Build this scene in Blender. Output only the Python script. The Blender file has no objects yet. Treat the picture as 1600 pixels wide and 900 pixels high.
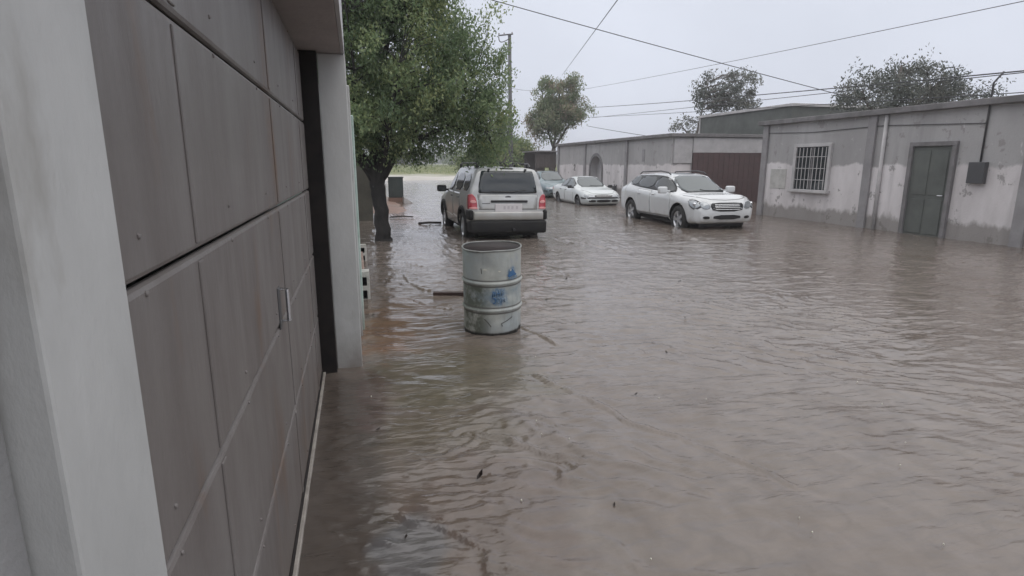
import bpy, bmesh, math, random
import numpy as np
from mathutils import Vector, Matrix
from mathutils.bvhtree import BVHTree
R = math.radians
random.seed(7)
rng = np.random.default_rng(11)
scene = bpy.context.scene
C = scene.collection

# ------------------------------------------------------------------ camera, sky, sun, exposure
# world: +Y runs along the flooded street, +X across it, z = 0 is the water level
cam_d = bpy.data.cameras.new('camera')
cam = bpy.data.objects.new('camera', cam_d)
C.objects.link(cam)
cam.location = (0, 0, 1.67)
cam.rotation_euler = (R(90 - 12.2), 0, R(-14.9))
cam_d.sensor_width = 36
cam_d.lens = 20.25
cam_d.clip_start = 0.05
cam_d.clip_end = 4000
scene.camera = cam

SUN_EL, SUN_ROT = 62, 150
world = bpy.data.worlds.new('World')
scene.world = world
world.use_nodes = True
wn, wl = world.node_tree.nodes, world.node_tree.links
wn.clear()
w_out = wn.new('ShaderNodeOutputWorld')
w_bg = wn.new('ShaderNodeBackground')
w_bg.inputs['Strength'].default_value = 0.125
sky = wn.new('ShaderNodeTexSky')
sky.sky_type = 'NISHITA'
sky.sun_disc = False
sky.sun_elevation = R(SUN_EL)
sky.sun_rotation = R(SUN_ROT)
sky.air_density = 1.0
sky.dust_density = 4.0
# a closed rain-cloud deck in front of that sky: pale lavender grey, brighter overhead
tc = wn.new('ShaderNodeTexCoord')
sep = wn.new('ShaderNodeSeparateXYZ')
wl.new(tc.outputs['Generated'], sep.inputs[0])
deck = wn.new('ShaderNodeValToRGB')
wl.new(sep.outputs['Z'], deck.inputs[0])
e = deck.color_ramp.elements
e[0].position = 0.0
e[0].color = (5.9, 6.2, 7.1, 1)
e[1].position = 0.75
e[1].color = (12.4, 12.3, 12.3, 1)
e2 = deck.color_ramp.elements.new(0.3)
e2.color = (6.5, 6.8, 7.6, 1)
cl = wn.new('ShaderNodeTexNoise')
cl.inputs['Scale'].default_value = 2.6
cl.inputs['Detail'].default_value = 4
wl.new(tc.outputs['Generated'], cl.inputs['Vector'])
clr = wn.new('ShaderNodeMapRange')
clr.inputs['From Min'].default_value = 0.3
clr.inputs['From Max'].default_value = 0.7
clr.inputs['To Min'].default_value = 0.93
clr.inputs['To Max'].default_value = 1.06
wl.new(cl.outputs['Fac'], clr.inputs['Value'])
mul = wn.new('ShaderNodeVectorMath')
mul.operation = 'SCALE'
wl.new(deck.outputs['Color'], mul.inputs[0])
wl.new(clr.outputs['Result'], mul.inputs['Scale'])
mixw = wn.new('ShaderNodeMix')
mixw.data_type = 'RGBA'
mixw.inputs['Factor'].default_value = 0.93
wl.new(sky.outputs['Color'], mixw.inputs['A'])
wl.new(mul.outputs['Vector'], mixw.inputs['B'])
wl.new(mixw.outputs['Result'], w_bg.inputs['Color'])
wl.new(w_bg.outputs['Background'], w_out.inputs['Surface'])

sun_d = bpy.data.lights.new('sun', 'SUN')
sun_d.energy = 0.5
sun_d.angle = R(40)
sun_d.color = (1.0, 0.97, 0.93)
sun = bpy.data.objects.new('sun', sun_d)
C.objects.link(sun)
sun.rotation_euler = (R(90 - SUN_EL), 0, R(180 - SUN_ROT))

scene.view_settings.view_transform = 'Standard'
scene.view_settings.look = 'None'
scene.view_settings.exposure = 0.0
scene.view_settings.gamma = 1.0
scene.view_settings.use_curve_mapping = False
scene.render.engine = 'CYCLES'
scene.cycles.max_bounces = 6
scene.cycles.transparent_max_bounces = 6
scene.cycles.volume_bounces = 0
scene.cycles.use_denoising = True

# ------------------------------------------------------------------ helpers
def tag(o, label=None, cat=None, group=None, kind=None):
    if label: o['label'] = label
    if cat: o['category'] = cat
    if group: o['group'] = group
    if kind: o['kind'] = kind
    return o

def thing(name, label, cat, loc=(0, 0, 0), rz=0.0, group=None):
    o = bpy.data.objects.new(name, None)
    o.empty_display_size = 0.2
    C.objects.link(o)
    o.location = loc
    o.rotation_euler = (0, 0, rz)
    return tag(o, label, cat, group)

def link_mesh(name, me, material, parent=None, smooth=False):
    if material is not None and len(me.materials) == 0:
        me.materials.append(material)
    if smooth:
        me.polygons.foreach_set('use_smooth', [True] * len(me.polygons))
    o = bpy.data.objects.new(name, me)
    C.objects.link(o)
    if parent is not None:
        o.parent = parent
    return o

def obj(name, bm, material, parent=None, smooth=False, loc=None):
    me = bpy.data.meshes.new(name)
    bm.normal_update()
    bm.to_mesh(me)
    bm.free()
    o = link_mesh(name, me, material, parent, smooth)
    if loc is not None:
        o.location = loc
    return o

def copy_tree(o, parent=None):
    c = o.copy()
    C.objects.link(c)
    c.parent = parent
    for ch in list(o.children):
        copy_tree(ch, c)
    return c

def box(bm, x0, x1, y0, y1, z0, z1, bev=0.0):
    r = bmesh.ops.create_cube(bm, size=1.0)
    vs = r['verts']
    for v in vs:
        v.co = Vector((x0 + (v.co.x + .5) * (x1 - x0), y0 + (v.co.y + .5) * (y1 - y0), z0 + (v.co.z + .5) * (z1 - z0)))
    if bev:
        es = list({e for v in vs for e in v.link_edges})
        bmesh.ops.bevel(bm, geom=es, offset=bev, segments=2, profile=0.5, affect='EDGES')
    return bm

def nbox(*a, bev=0.0):
    return box(bmesh.new(), *a, bev=bev)

def tube(bm, pts, rad, n=8, cap=True):
    """tube along a polyline; rad = number or list of radii"""
    pts = [Vector(p) for p in pts]
    if not hasattr(rad, '__len__'):
        rad = [rad] * len(pts)
    rings = []
    prev = None
    for i, p in enumerate(pts):
        d = (pts[min(i + 1, len(pts) - 1)] - pts[max(i - 1, 0)]).normalized()
        if prev is None:
            a = d.cross(Vector((0, 0, 1)))
            if a.length < 1e-3:
                a = d.cross(Vector((1, 0, 0)))
            a.normalize()
        else:
            a = (prev - d * prev.dot(d)).normalized()
        prev = a
        b = d.cross(a)
        rings.append([bm.verts.new(p + (a * math.cos(t) + b * math.sin(t)) * rad[i]) for t in [2 * math.pi * k / n for k in range(n)]])
    for i in range(len(rings) - 1):
        for k in range(n):
            bm.faces.new((rings[i][k], rings[i][(k + 1) % n], rings[i + 1][(k + 1) % n], rings[i + 1][k]))
    if cap:
        bm.faces.new(list(reversed(rings[0])))
        bm.faces.new(rings[-1])
    return bm

def lathe(bm, prof, n=32, axis='Z', center=(0, 0, 0), close=False):
    """prof = list of (r, h) spun round an axis"""
    rings = []
    cx, cy, cz = center
    for r, h in prof:
        ring = []
        for k in range(n):
            t = 2 * math.pi * k / n
            a, b = r * math.cos(t), r * math.sin(t)
            ring.append(bm.verts.new((cx + a, cy + b, cz + h) if axis == 'Z' else (cx + h, cy + a, cz + b)))
        rings.append(ring)
    m = len(rings)
    for i in range(m if close else m - 1):
        for k in range(n):
            bm.faces.new((rings[i][k], rings[i][(k + 1) % n], rings[(i + 1) % m][(k + 1) % n], rings[(i + 1) % m][k]))
    if not close:
        if prof[0][0] > 1e-4: bm.faces.new(list(reversed(rings[0])))
        if prof[-1][0] > 1e-4: bm.faces.new(rings[-1])
    bmesh.ops.recalc_face_normals(bm, faces=bm.faces)
    return bm

def chaikin(pts, k=2, closed=True):
    for _ in range(k):
        out = []
        n = len(pts)
        rngi = range(n) if closed else range(n - 1)
        if not closed: out.append(pts[0])
        for i in rngi:
            p, q = pts[i], pts[(i + 1) % n]
            out.append(tuple(.75 * a + .25 * b for a, b in zip(p, q)))
            out.append(tuple(.25 * a + .75 * b for a, b in zip(p, q)))
        if not closed: out.append(pts[-1])
        pts = out
    return pts

# ------------------------------------------------------------------ materials
def mat(name, col, rough=0.6, metal=0.0, col2=None, scale=6.0, detail=5.0, bump=0.0, bscale=None, spec=0.5, coat=0.0,
        stretch=(1, 1, 1), lo=0.35, hi=0.65, third=None, tscale=1.3, tlo=0.5, thi=0.7, rough2=None):
    m = bpy.data.materials.new(name)
    m.use_nodes = True
    n, l = m.node_tree.nodes, m.node_tree.links
    b = n['Principled BSDF']
    b.inputs['Base Color'].default_value = (*col, 1)
    b.inputs['Roughness'].default_value = rough
    b.inputs['Metallic'].default_value = metal
    b.inputs['Specular IOR Level'].default_value = spec
    b.inputs['Coat Weight'].default_value = coat
    b.inputs['Coat Roughness'].default_value = 0.06
    if col2 is None and not bump:
        return m
    tc = n.new('ShaderNodeTexCoord')
    mp = n.new('ShaderNodeMapping')
    mp.inputs['Scale'].default_value = stretch
    l.new(tc.outputs['Object'], mp.inputs['Vector'])
    def noise(s, d):
        t = n.new('ShaderNodeTexNoise')
        t.inputs['Scale'].default_value = s
        t.inputs['Detail'].default_value = d
        t.inputs['Roughness'].default_value = 0.62
        l.new(mp.outputs['Vector'], t.inputs['Vector'])
        return t
    if col2 is not None:
        t = noise(scale, detail)
        mr = n.new('ShaderNodeMapRange')
        mr.inputs['From Min'].default_value = lo
        mr.inputs['From Max'].default_value = hi
        l.new(t.outputs['Fac'], mr.inputs['Value'])
        mx = n.new('ShaderNodeMix')
        mx.data_type = 'RGBA'
        mx.inputs['A'].default_value = (*col, 1)
        mx.inputs['B'].default_value = (*col2, 1)
        l.new(mr.outputs['Result'], mx.inputs['Factor'])
        last = mx.outputs['Result']
        if third is not None:
            t3 = noise(tscale, 6)
            m3 = n.new('ShaderNodeMapRange')
            m3.inputs['From Min'].default_value = tlo
            m3.inputs['From Max'].default_value = thi
            l.new(t3.outputs['Fac'], m3.inputs['Value'])
            x3 = n.new('ShaderNodeMix')
            x3.data_type = 'RGBA'
            l.new(m3.outputs['Result'], x3.inputs['Factor'])
            l.new(last, x3.inputs['A'])
            x3.inputs['B'].default_value = (*third, 1)
            last = x3.outputs['Result']
        l.new(last, b.inputs['Base Color'])
        if rough2 is not None:
            rr = n.new('ShaderNodeMapRange')
            rr.inputs['To Min'].default_value = rough
            rr.inputs['To Max'].default_value = rough2
            l.new(mr.outputs['Result'], rr.inputs['Value'])
            l.new(rr.outputs['Result'], b.inputs['Roughness'])
    if bump:
        t2 = noise(bscale or scale * 3, 6)
        bp = n.new('ShaderNodeBump')
        bp.inputs['Strength'].default_value = bump
        bp.inputs['Distance'].default_value = 0.02
        l.new(t2.outputs['Fac'], bp.inputs['Height'])
        l.new(bp.outputs['Normal'], b.inputs['Normal'])
    return m

M = {}
M['pillar'] = mat('pillar_paint', (.52, .525, .52), .6, col2=(.42, .425, .42), scale=2.2, detail=9, bump=.22, bscale=14, third=(.27, .255, .23), tscale=3.2, tlo=.56, thi=.74, stretch=(1, 1, .45))
M['soffit'] = mat('soffit_paint', (.40, .365, .36), .7, col2=(.32, .29, .29), scale=2, bump=.2, bscale=30)
M['fascia'] = mat('fascia_paint', (.55, .55, .57), .6, col2=(.45, .45, .46), scale=2, bump=.2, bscale=40)
M['door_steel'] = mat('door_steel', (.185, .17, .165), .36, col2=(.135, .118, .112), scale=3.2, detail=9, third=(.150, .098, .070), tscale=3.1, tlo=.57, thi=.72, bump=.38, bscale=4, stretch=(1, 1, .30), rough2=.52)
M['jamb'] = mat('jamb_steel', (.012, .010, .010), .6, col2=(.022, .018, .017), scale=8, spec=.25)
M['seal'] = mat('door_seal', (.36, .33, .30), .5, col2=(.22, .20, .18), scale=12)
M['housewall'] = mat('house_wall', (.34, .34, .35), .8, col2=(.26, .26, .26), scale=1.6, bump=.3, bscale=30)
M['mint'] = mat('mint_paint', (.38, .50, .45), .6, col2=(.48, .56, .53), scale=4, bump=.3, bscale=30, third=(.24, .27, .24), tscale=2.4, tlo=.55, thi=.7)
M['olivewall'] = mat('olive_wall', (.115, .108, .088), .85, col2=(.075, .07, .058), scale=1.7, bump=.4, bscale=18)
M['block'] = mat('concrete_block', (.52, .51, .48), .85, col2=(.40, .39, .36), scale=10, bump=.6, bscale=60)
M['hole'] = mat('hole_shadow', (.06, .058, .055), .9)
M['pinkwall'] = mat('pink_brick', (.33, .235, .20), .85, col2=(.22, .17, .15), scale=7, bump=.5, bscale=30)
M['bark'] = mat('bark', (.036, .032, .030), .8, col2=(.016, .015, .015), scale=9, bump=1.0, bscale=22, stretch=(1, 1, .4), third=(.15, .145, .135), tscale=6, tlo=.66, thi=.74)
M['bark_grey'] = mat('bark_grey', (.14, .12, .11), .9, col2=(.08, .07, .062), scale=6, bump=.7, stretch=(1, 1, .3))
M['utility'] = mat('utility_green', (.032, .043, .042), .45, col2=(.045, .055, .052), scale=5)
M['slab'] = mat('slab_concrete', (.50, .49, .47), .7, col2=(.38, .37, .35), scale=5, bump=.3)
M['wallwhite'] = None
M['coping'] = mat('coping', (.21, .20, .205), .8, col2=(.13, .125, .125), scale=2.5, bump=.3)
M['pilaster'] = mat('pilaster', (.22, .21, .215), .8, col2=(.30, .29, .295), scale=2, bump=.2)
M['niche'] = mat('niche_paint', (.46, .445, .45), .8, col2=(.38, .365, .37), scale=1.5)
M['nichetrim'] = mat('niche_trim', (.185, .175, .18), .8, col2=(.14, .135, .135), scale=4)
M['gate'] = mat('gate_rust_red', (.085, .050, .050), .6, col2=(.065, .042, .042), scale=4, bump=.1)
M['upper'] = mat('upper_storey', (.125, .135, .125), .85, col2=(.085, .09, .085), scale=1.2, bump=.3)
M['end_render'] = mat('pale_render', (.44, .43, .435), .8, col2=(.34, .33, .335), scale=2.5, detail=8, bump=.3)
M['palecap'] = mat('pale_capping', (.52, .50, .50), .7, col2=(.4, .39, .39), scale=3)
M['shedwood'] = mat('shed_wood', (.085, .07, .066), .8, col2=(.06, .05, .047), scale=4, bump=.4, stretch=(6, 6, .4))
M['pole'] = mat('pole_wood', (.135, .135, .14), .85, col2=(.095, .095, .10), scale=6, bump=.5, stretch=(4, 4, .3))
M['wire'] = mat('wire', (.05, .05, .055), .6)
M['ceramic'] = mat('insulator', (.25, .24, .24), .3)
M['tyre'] = mat('tyre_rubber', (.018, .018, .019), .75, col2=(.03, .029, .028), scale=20)
M['alloy'] = mat('alloy', (.55, .56, .58), .3, .75)
M['alloy_dark'] = mat('steel_wheel', (.10, .10, .105), .45, .5)
M['glass'] = mat('tinted_glass', (.028, .034, .038), .06, spec=.75)
M['glass_clear'] = mat('windscreen', (.085, .10, .105), .06, spec=.8)
M['silver'] = mat('silver_paint', (.455, .465, .475), .30, .2, col2=(.41, .415, .405), scale=3, coat=.6)
M['khaki'] = mat('khaki_mud_reflection', (.31, .275, .225), .34, .2, col2=(.23, .20, .165), scale=3, coat=.5)  # tan of mud and mirrored tree put into the colour
M['cladding'] = mat('grey_cladding', (.016, .016, .018), .65, col2=(.025, .024, .023), scale=5, spec=.2)
M['blacktrim'] = mat('black_trim', (.014, .014, .016), .4)
M['redlens'] = mat('red_lens', (.36, .022, .035), .14, coat=.8)
M['pinklens'] = mat('pale_red_lens', (.62, .26, .25), .16, coat=.8)
M['plate'] = mat('plate_pale', (.60, .57, .58), .45)
M['platetext'] = mat('plate_text', (.47, .44, .46), .5)
M['whitepaint'] = mat('white_paint', (.62, .635, .65), .25, col2=(.57, .585, .60), scale=2, coat=.7)
M['whitesedan'] = mat('white_sedan_paint', (.57, .60, .605), .28, col2=(.50, .535, .54), scale=2, coat=.6)
M['dirtywhite'] = mat('muddy_white', (.50, .47, .40), .5, col2=(.62, .61, .58), scale=8)
M['teal'] = mat('teal_paint', (.15, .205, .225), .3, .2, col2=(.13, .18, .20), scale=2, coat=.6)
M['lamp'] = mat('headlamp', (.30, .32, .34), .10, .4, coat=.8)
M['chrome'] = mat('chrome', (.62, .63, .65), .18, 1.0)
M['seam'] = mat('panel_gap', (.05, .05, .052), .7)
M['plank'] = mat('wet_plank', (.055, .030, .024), .4, col2=(.035, .022, .02), scale=9, bump=.5)
M['stick'] = mat('wet_stick', (.03, .023, .02), .5)
M['deadleaf'] = mat('dead_leaf', (.028, .018, .014), .5)
M['mud'] = mat('rust_mud', (.235, .14, .105), .6, col2=(.175, .115, .09), scale=2.5, bump=.6, third=(.16, .14, .12), tscale=1.2)
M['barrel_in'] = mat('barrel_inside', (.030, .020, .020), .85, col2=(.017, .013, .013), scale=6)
M['barrel_rim'] = mat('barrel_rim', (.25, .26, .25), .5, .2, col2=(.16, .165, .16), scale=14)
M['blue'] = mat('blue_paint', (.035, .115, .27), .55, col2=(.06, .15, .28), scale=26, detail=8)
M['bluefaint'] = mat('faint_blue_paint', (.10, .19, .31), .6, col2=(.22, .27, .31), scale=40, detail=8)
M['whitemark'] = mat('white_spot', (.62, .62, .55), .6)
M['dent'] = mat('barrel_scrape', (.06, .06, .055), .6, col2=(.11, .11, .10), scale=30)
M['red_bit'] = mat('dull_red', (.3, .08, .07), .5)

def finish_wall():
    """cement-grey above eye level, whitewash below, both rain-streaked"""
    m = bpy.data.materials.new('street_wall')
    m.use_nodes = True
    n, l = m.node_tree.nodes, m.node_tree.links
    b = n['Principled BSDF']
    b.inputs['Roughness'].default_value = .85
    tc = n.new('ShaderNodeTexCoord')
    def noise(s, stretch, d=6):
        mp = n.new('ShaderNodeMapping')
        mp.inputs['Scale'].default_value = stretch
        l.new(tc.outputs['Object'], mp.inputs['Vector'])
        t = n.new('ShaderNodeTexNoise')
        t.inputs['Scale'].default_value = s
        t.inputs['Detail'].default_value = d
        t.inputs['Roughness'].default_value = .65
        l.new(mp.outputs['Vector'], t.inputs['Vector'])
        return t.outputs['Fac']
    def mr(v, a, c, lo=0., hi=1.):
        r = n.new('ShaderNodeMapRange')
        r.inputs['From Min'].default_value = a
        r.inputs['From Max'].default_value = c
        r.inputs['To Min'].default_value = lo
        r.inputs['To Max'].default_value = hi
        l.new(v, r.inputs['Value'])
        return r.outputs['Result']
    def mix(f, a, c):
        x = n.new('ShaderNodeMix')
        x.data_type = 'RGBA'
        l.new(f, x.inputs['Factor'])
        for k, v in (('A', a), ('B', c)):
            if isinstance(v, tuple): x.inputs[k].default_value = (*v, 1)
            else: l.new(v, x.inputs[k])
        return x.outputs['Result']
    sep = n.new('ShaderNodeSeparateXYZ')
    l.new(tc.outputs['Object'], sep.inputs[0])
    ad = n.new('ShaderNodeMath')
    ad.operation = 'MULTIPLY_ADD'
    l.new(noise(1.1, (1, 1, .5)), ad.inputs[0])
    ad.inputs[1].default_value = .55
    l.new(sep.outputs['Z'], ad.inputs[2])
    band = mr(ad.outputs[0], 1.86, 1.92)
    low = mix(mr(noise(1.0, (1, 1, .35)), .35, .7), (.70, .665, .67), (.50, .47, .47))
    high = mix(mr(noise(.8, (1, 1, .4)), .3, .7), (.42, .41, .41), (.30, .29, .29))
    base = mix(band, low, high)
    streak = mr(noise(2.2, (1, 1, .08)),   .54, .76, 0, .45)
    c = mix(streak, base, (.21, .20, .20))
    c = mix(mr(noise(3.2, (1, 1, .8), 12), .60, .625, 0, .8), c, (.27, .255, .25))
    c = mix(mr(noise(5.5, (1, 1, .5), 12), .64, .66, 0, .7), c, (.56, .54, .54))
    dm = n.new('ShaderNodeMath')
    dm.operation = 'MULTIPLY_ADD'
    l.new(noise(2.6, (1, 1, .4), 8), dm.inputs[0])
    dm.inputs[1].default_value = -.7
    l.new(sep.outputs['Z'], dm.inputs[2])
    c = mix(mr(dm.outputs[0], .10, -.02, 0, .7), c, (.17, .155, .14))
    l.new(c, b.inputs['Base Color'])
    bp = n.new('ShaderNodeBump')
    bp.inputs['Strength'].default_value = .35
    bp.inputs['Distance'].default_value = .02
    l.new(noise(24, (1, 1, 1)), bp.inputs['Height'])
    l.new(bp.outputs['Normal'], b.inputs['Normal'])
    return m
M['wallwhite'] = finish_wall()

def leaf_mat(name, a, b_, c, rough=.45, trans=.3):
    m = bpy.data.materials.new(name)
    m.use_nodes = True
    n, l = m.node_tree.nodes, m.node_tree.links
    bs = n['Principled BSDF']
    at = n.new('ShaderNodeAttribute')
    at.attribute_name = 'tint'
    rp = n.new('ShaderNodeValToRGB')
    rp.color_ramp.elements[0].color = (*a, 1)
    rp.color_ramp.elements[1].color = (*c, 1)
    el = rp.color_ramp.elements.new(.5)
    el.color = (*b_, 1)
    l.new(at.outputs['Fac'], rp.inputs[0])
    l.new(rp.outputs['Color'], bs.inputs['Base Color'])
    bs.inputs['Roughness'].default_value = rough
    tr = n.new('ShaderNodeBsdfTranslucent')
    l.new(rp.outputs['Color'], tr.inputs['Color'])
    mx = n.new('ShaderNodeMixShader')
    mx.inputs[0].default_value = trans
    l.new(bs.outputs[0], mx.inputs[1])
    l.new(tr.outputs[0], mx.inputs[2])
    l.new(mx.outputs[0], n['Material Output'].inputs['Surface'])
    return m
M['leaf'] = leaf_mat('street_tree_leaf', (.115, .172, .090), (.218, .295, .155), (.36, .40, .19), trans=.48)
M['leaf_brown'] = leaf_mat('seedy_leaf', (.15, .20, .11), (.265, .31, .185), (.35, .28, .22), trans=.45)
M['leaf_light'] = leaf_mat('bush_leaf', (.13, .18, .07), (.22, .27, .11), (.33, .36, .15), trans=.45)
M['leaf_grey'] = leaf_mat('grey_leaf', (.085, .10, .085), (.13, .14, .12), (.18, .18, .15))

# ------------------------------------------------------------------ numpy noise
_perm = rng.permutation(512)
_grad = rng.random(512) * 2 * np.pi
def pnoise(x, y, seed=0):
    xi, yi = np.floor(x).astype(int), np.floor(y).astype(int)
    xf, yf = x - xi, y - yi
    def g(i, j, dx, dy):
        h = _perm[(_perm[(i + seed * 37) & 511] + j) & 511]
        a = _grad[h]
        return np.cos(a) * dx + np.sin(a) * dy
    u, v = xf ** 3 * (xf * (xf * 6 - 15) + 10), yf ** 3 * (yf * (yf * 6 - 15) + 10)
    a, b = g(xi, yi, xf, yf), g(xi + 1, yi, xf - 1, yf)
    c, d = g(xi, yi + 1, xf, yf - 1), g(xi + 1, yi + 1, xf - 1, yf - 1)
    return (a + (b - a) * u) * (1 - v) + (c + (d - c) * u) * v

def fbm(x, y, oct=4, seed=0, gain=.5):
    s, a = 0, 1
    for k in range(oct):
        s = s + a * pnoise(x, y, seed + k)
        x, y, a = x * 2.03 + 5.1, y * 2.03 + 9.7, a * gain
    return s

def sstep(a, b, x):
    t = np.clip((x - a) / (b - a), 0, 1)
    return t * t * (3 - 2 * t)

def grid_mesh(name, xs, ys, Z):
    nx, ny = len(xs), len(ys)
    X, Y = np.meshgrid(xs, ys)
    co = np.stack([X, Y, Z], -1).reshape(-1, 3).astype(np.float32)
    i = np.arange((ny - 1) * (nx - 1))
    r, c = i // (nx - 1), i % (nx - 1)
    a = r * nx + c
    f = np.stack([a, a + 1, a + nx + 1, a + nx], -1).astype(np.int32)
    me = bpy.data.meshes.new(name)
    me.vertices.add(len(co))
    me.vertices.foreach_set('co', co.ravel())
    me.loops.add(f.size)
    me.loops.foreach_set('vertex_index', f.ravel())
    me.polygons.add(len(f))
    me.polygons.foreach_set('loop_start', np.arange(0, f.size, 4, dtype=np.int32))
    me.polygons.foreach_set('loop_total', np.full(len(f), 4, np.int32))
    me.polygons.foreach_set('use_smooth', np.ones(len(f), bool))
    me.update()
    me.validate()
    return me

# ------------------------------------------------------------------ terrain
xs = np.concatenate([np.linspace(-1500, -60, 16), np.linspace(-50, 90, 120), np.linspace(110, 1600, 16)])
ys = np.concatenate([np.linspace(-300, -20, 6), np.linspace(-15, 170, 190), np.linspace(190, 3000, 20)])
X, Y = np.meshgrid(xs, ys)
Z = -0.06 - .10 * sstep(1.4, 2.6, X) - .12 * sstep(4, 7, X)
Z = Z + .45 * sstep(11.6, 12.6, X) * 0 
Z = np.where(Y > 40, Z + sstep(52, 66, Y + fbm(X * .2, Y * .2, 3) * 4) * .42 + sstep(70, 110, Y) * .95 + sstep(112, 1000, Y) * 1.0 + fbm(X * .15, Y * .15, 3, 4) * .10 * sstep(52, 60, Y), Z)
me = grid_mesh('ground', xs, ys, Z)
def terrain_mat():
    m = mat('ground_soil', (.40, .375, .34), .8, col2=(.52, .50, .465), scale=.25, bump=.3, bscale=2)
    n, l = m.node_tree.nodes, m.node_tree.links
    b = n['Principled BSDF']
    src = b.inputs['Base Color'].links[0].from_socket
    geo = n.new('ShaderNodeNewGeometry')
    sp = n.new('ShaderNodeSeparateXYZ')
    l.new(geo.outputs['Position'], sp.inputs[0])
    t = n.new('ShaderNodeTexNoise')
    t.inputs['Scale'].default_value = .18
    t.inputs['Detail'].default_value = 5
    l.new(geo.outputs['Position'], t.inputs['Vector'])
    ma = n.new('ShaderNodeMath')
    ma.operation = 'MULTIPLY_ADD'
    ma.inputs[1].default_value = 26
    l.new(t.outputs['Fac'], ma.inputs[0])
    l.new(sp.outputs['Y'], ma.inputs[2])
    r1 = n.new('ShaderNodeMapRange')
    r1.inputs['From Min'].default_value = 84
    r1.inputs['From Max'].default_value = 92
    l.new(ma.outputs[0], r1.inputs['Value'])
    x = n.new('ShaderNodeMix')
    x.data_type = 'RGBA'
    l.new(r1.outputs['Result'], x.inputs['Factor'])
    l.new(src, x.inputs['A'])
    t2 = n.new('ShaderNodeTexNoise')
    t2.inputs['Scale'].default_value = .5
    t2.inputs['Detail'].default_value = 6
    l.new(geo.outputs['Position'], t2.inputs['Vector'])
    rp = n.new('ShaderNodeValToRGB')
    rp.color_ramp.elements[0].position = .35
    rp.color_ramp.elements[0].color = (.11, .145, .05, 1)
    rp.color_ramp.elements[1].position = .65
    rp.color_ramp.elements[1].color = (.24, .23, .11, 1)
    l.new(t2.outputs['Fac'], rp.inputs[0])
    l.new(rp.outputs['Color'], x.inputs['B'])
    l.new(x.outputs['Result'], b.inputs['Base Color'])
    return m
tag(link_mesh('ground', me, terrain_mat()), kind='structure')
# pale gravel road that crosses the far end
tag(obj('far_road', nbox(-300, 400, 113, 119, .9, 1.42), M['slab']), kind='structure')

# ------------------------------------------------------------------ flood water (real ripples near, shader ripples all over)
def spaced(a, b, f):
    o = [a]
    while o[-1] < b: o.append(o[-1] + f(o[-1]))
    return o
xs = np.array(list(np.linspace(-14, -.9, 14)) + spaced(-.7, 5.5, lambda v: .021) + spaced(5.56, 15, lambda v: .06) + spaced(15.3, 60, lambda v: 1.2))
ys = np.array(list(np.linspace(-10, .9, 9)) + spaced(1.1, 60, lambda v: max(.017, .0011 * v * v)) + [64, 68, 74])
X, Y = np.meshgrid(xs, ys)
wx = X + .34 * fbm(X * .75, Y * .75, 3, 20)
wy = Y + .34 * fbm(X * .75, Y * .75, 3, 30)
fade = 1 / (1 + (Y / 14) ** 2)
# flow runs from upper left to lower right and spreads: elongated crests across it
ca, sa = math.cos(R(-22)), math.sin(R(-22))
U, V = wx * ca + wy * sa, -wx * sa + wy * ca
rough_zone = .38 + .42 * sstep(3.2, 4.6, Y) * sstep(1.2, 2.2, X) + .9 * np.exp(-(((X - .75) / .75) ** 2 + ((Y - 3.0) / 1.1) ** 2)) + .45 * sstep(5.5, 9, Y) \
    - .22 * np.exp(-(((X - 2.2) / .7) ** 2 + ((Y - 2.1) / .8) ** 2)) - .40 * np.exp(-(((X - .75) / .7) ** 2 + ((Y - 4.5) / .75) ** 2)) + .9 * np.exp(-(((X - 1.2) / 1.3) ** 2 + ((Y - 10.5) / 3.0) ** 2))
rough_zone = rough_zone * (.55 + 1.0 * sstep(-.35, .45, fbm(X * .55 + 2, Y * .45, 3, 47)))
rough_zone = np.clip(rough_zone, .12, 1.5) * 1.25
h = .012 * fbm(U * 1.6, V * 3.4, 3, 1)
r1 = 1 - np.abs(pnoise(U * 2.1 + 3, V * 5.0, 9)) * 2.2
r2 = 1 - np.abs(pnoise(U * 4.2 - 7, V * 9.0, 14)) * 2.2
h += .0075 * np.clip(r1, 0, 1) ** 3 * rough_zone + .0034 * np.clip(r2, 0, 1) ** 2.5 * rough_zone
h += .0030 * fbm(U * 9, V * 19, 3, 40) * rough_zone
r3 = 1 - np.abs(pnoise(U * 6.5 + 2, V * 17.0, 19)) * 2.4
r4 = 1 - np.abs(pnoise(U * 3.2 + 11, V * 13.0, 29)) * 2.3
h += .0042 * np.clip(r4, 0, 1) ** 3 * sstep(1.0, 2.2, X) * sstep(2.9, 4.4, Y)
h += .0036 * np.clip(r3, 0, 1) ** 3 * sstep(-.1, .3, fbm(X * 1.3, Y * 1.3, 2, 44)) * np.clip(rough_zone + .25, 0, 1.4)
patch = sstep(-.05, .35, fbm(X * .9 + 3, Y * .9, 3, 51))
h += .003 * np.sin(V * 62 + 5 * fbm(X * 2.2, Y * 2.2, 2, 60)) * patch * rough_zone * sstep(7, 3, Y)

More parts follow.
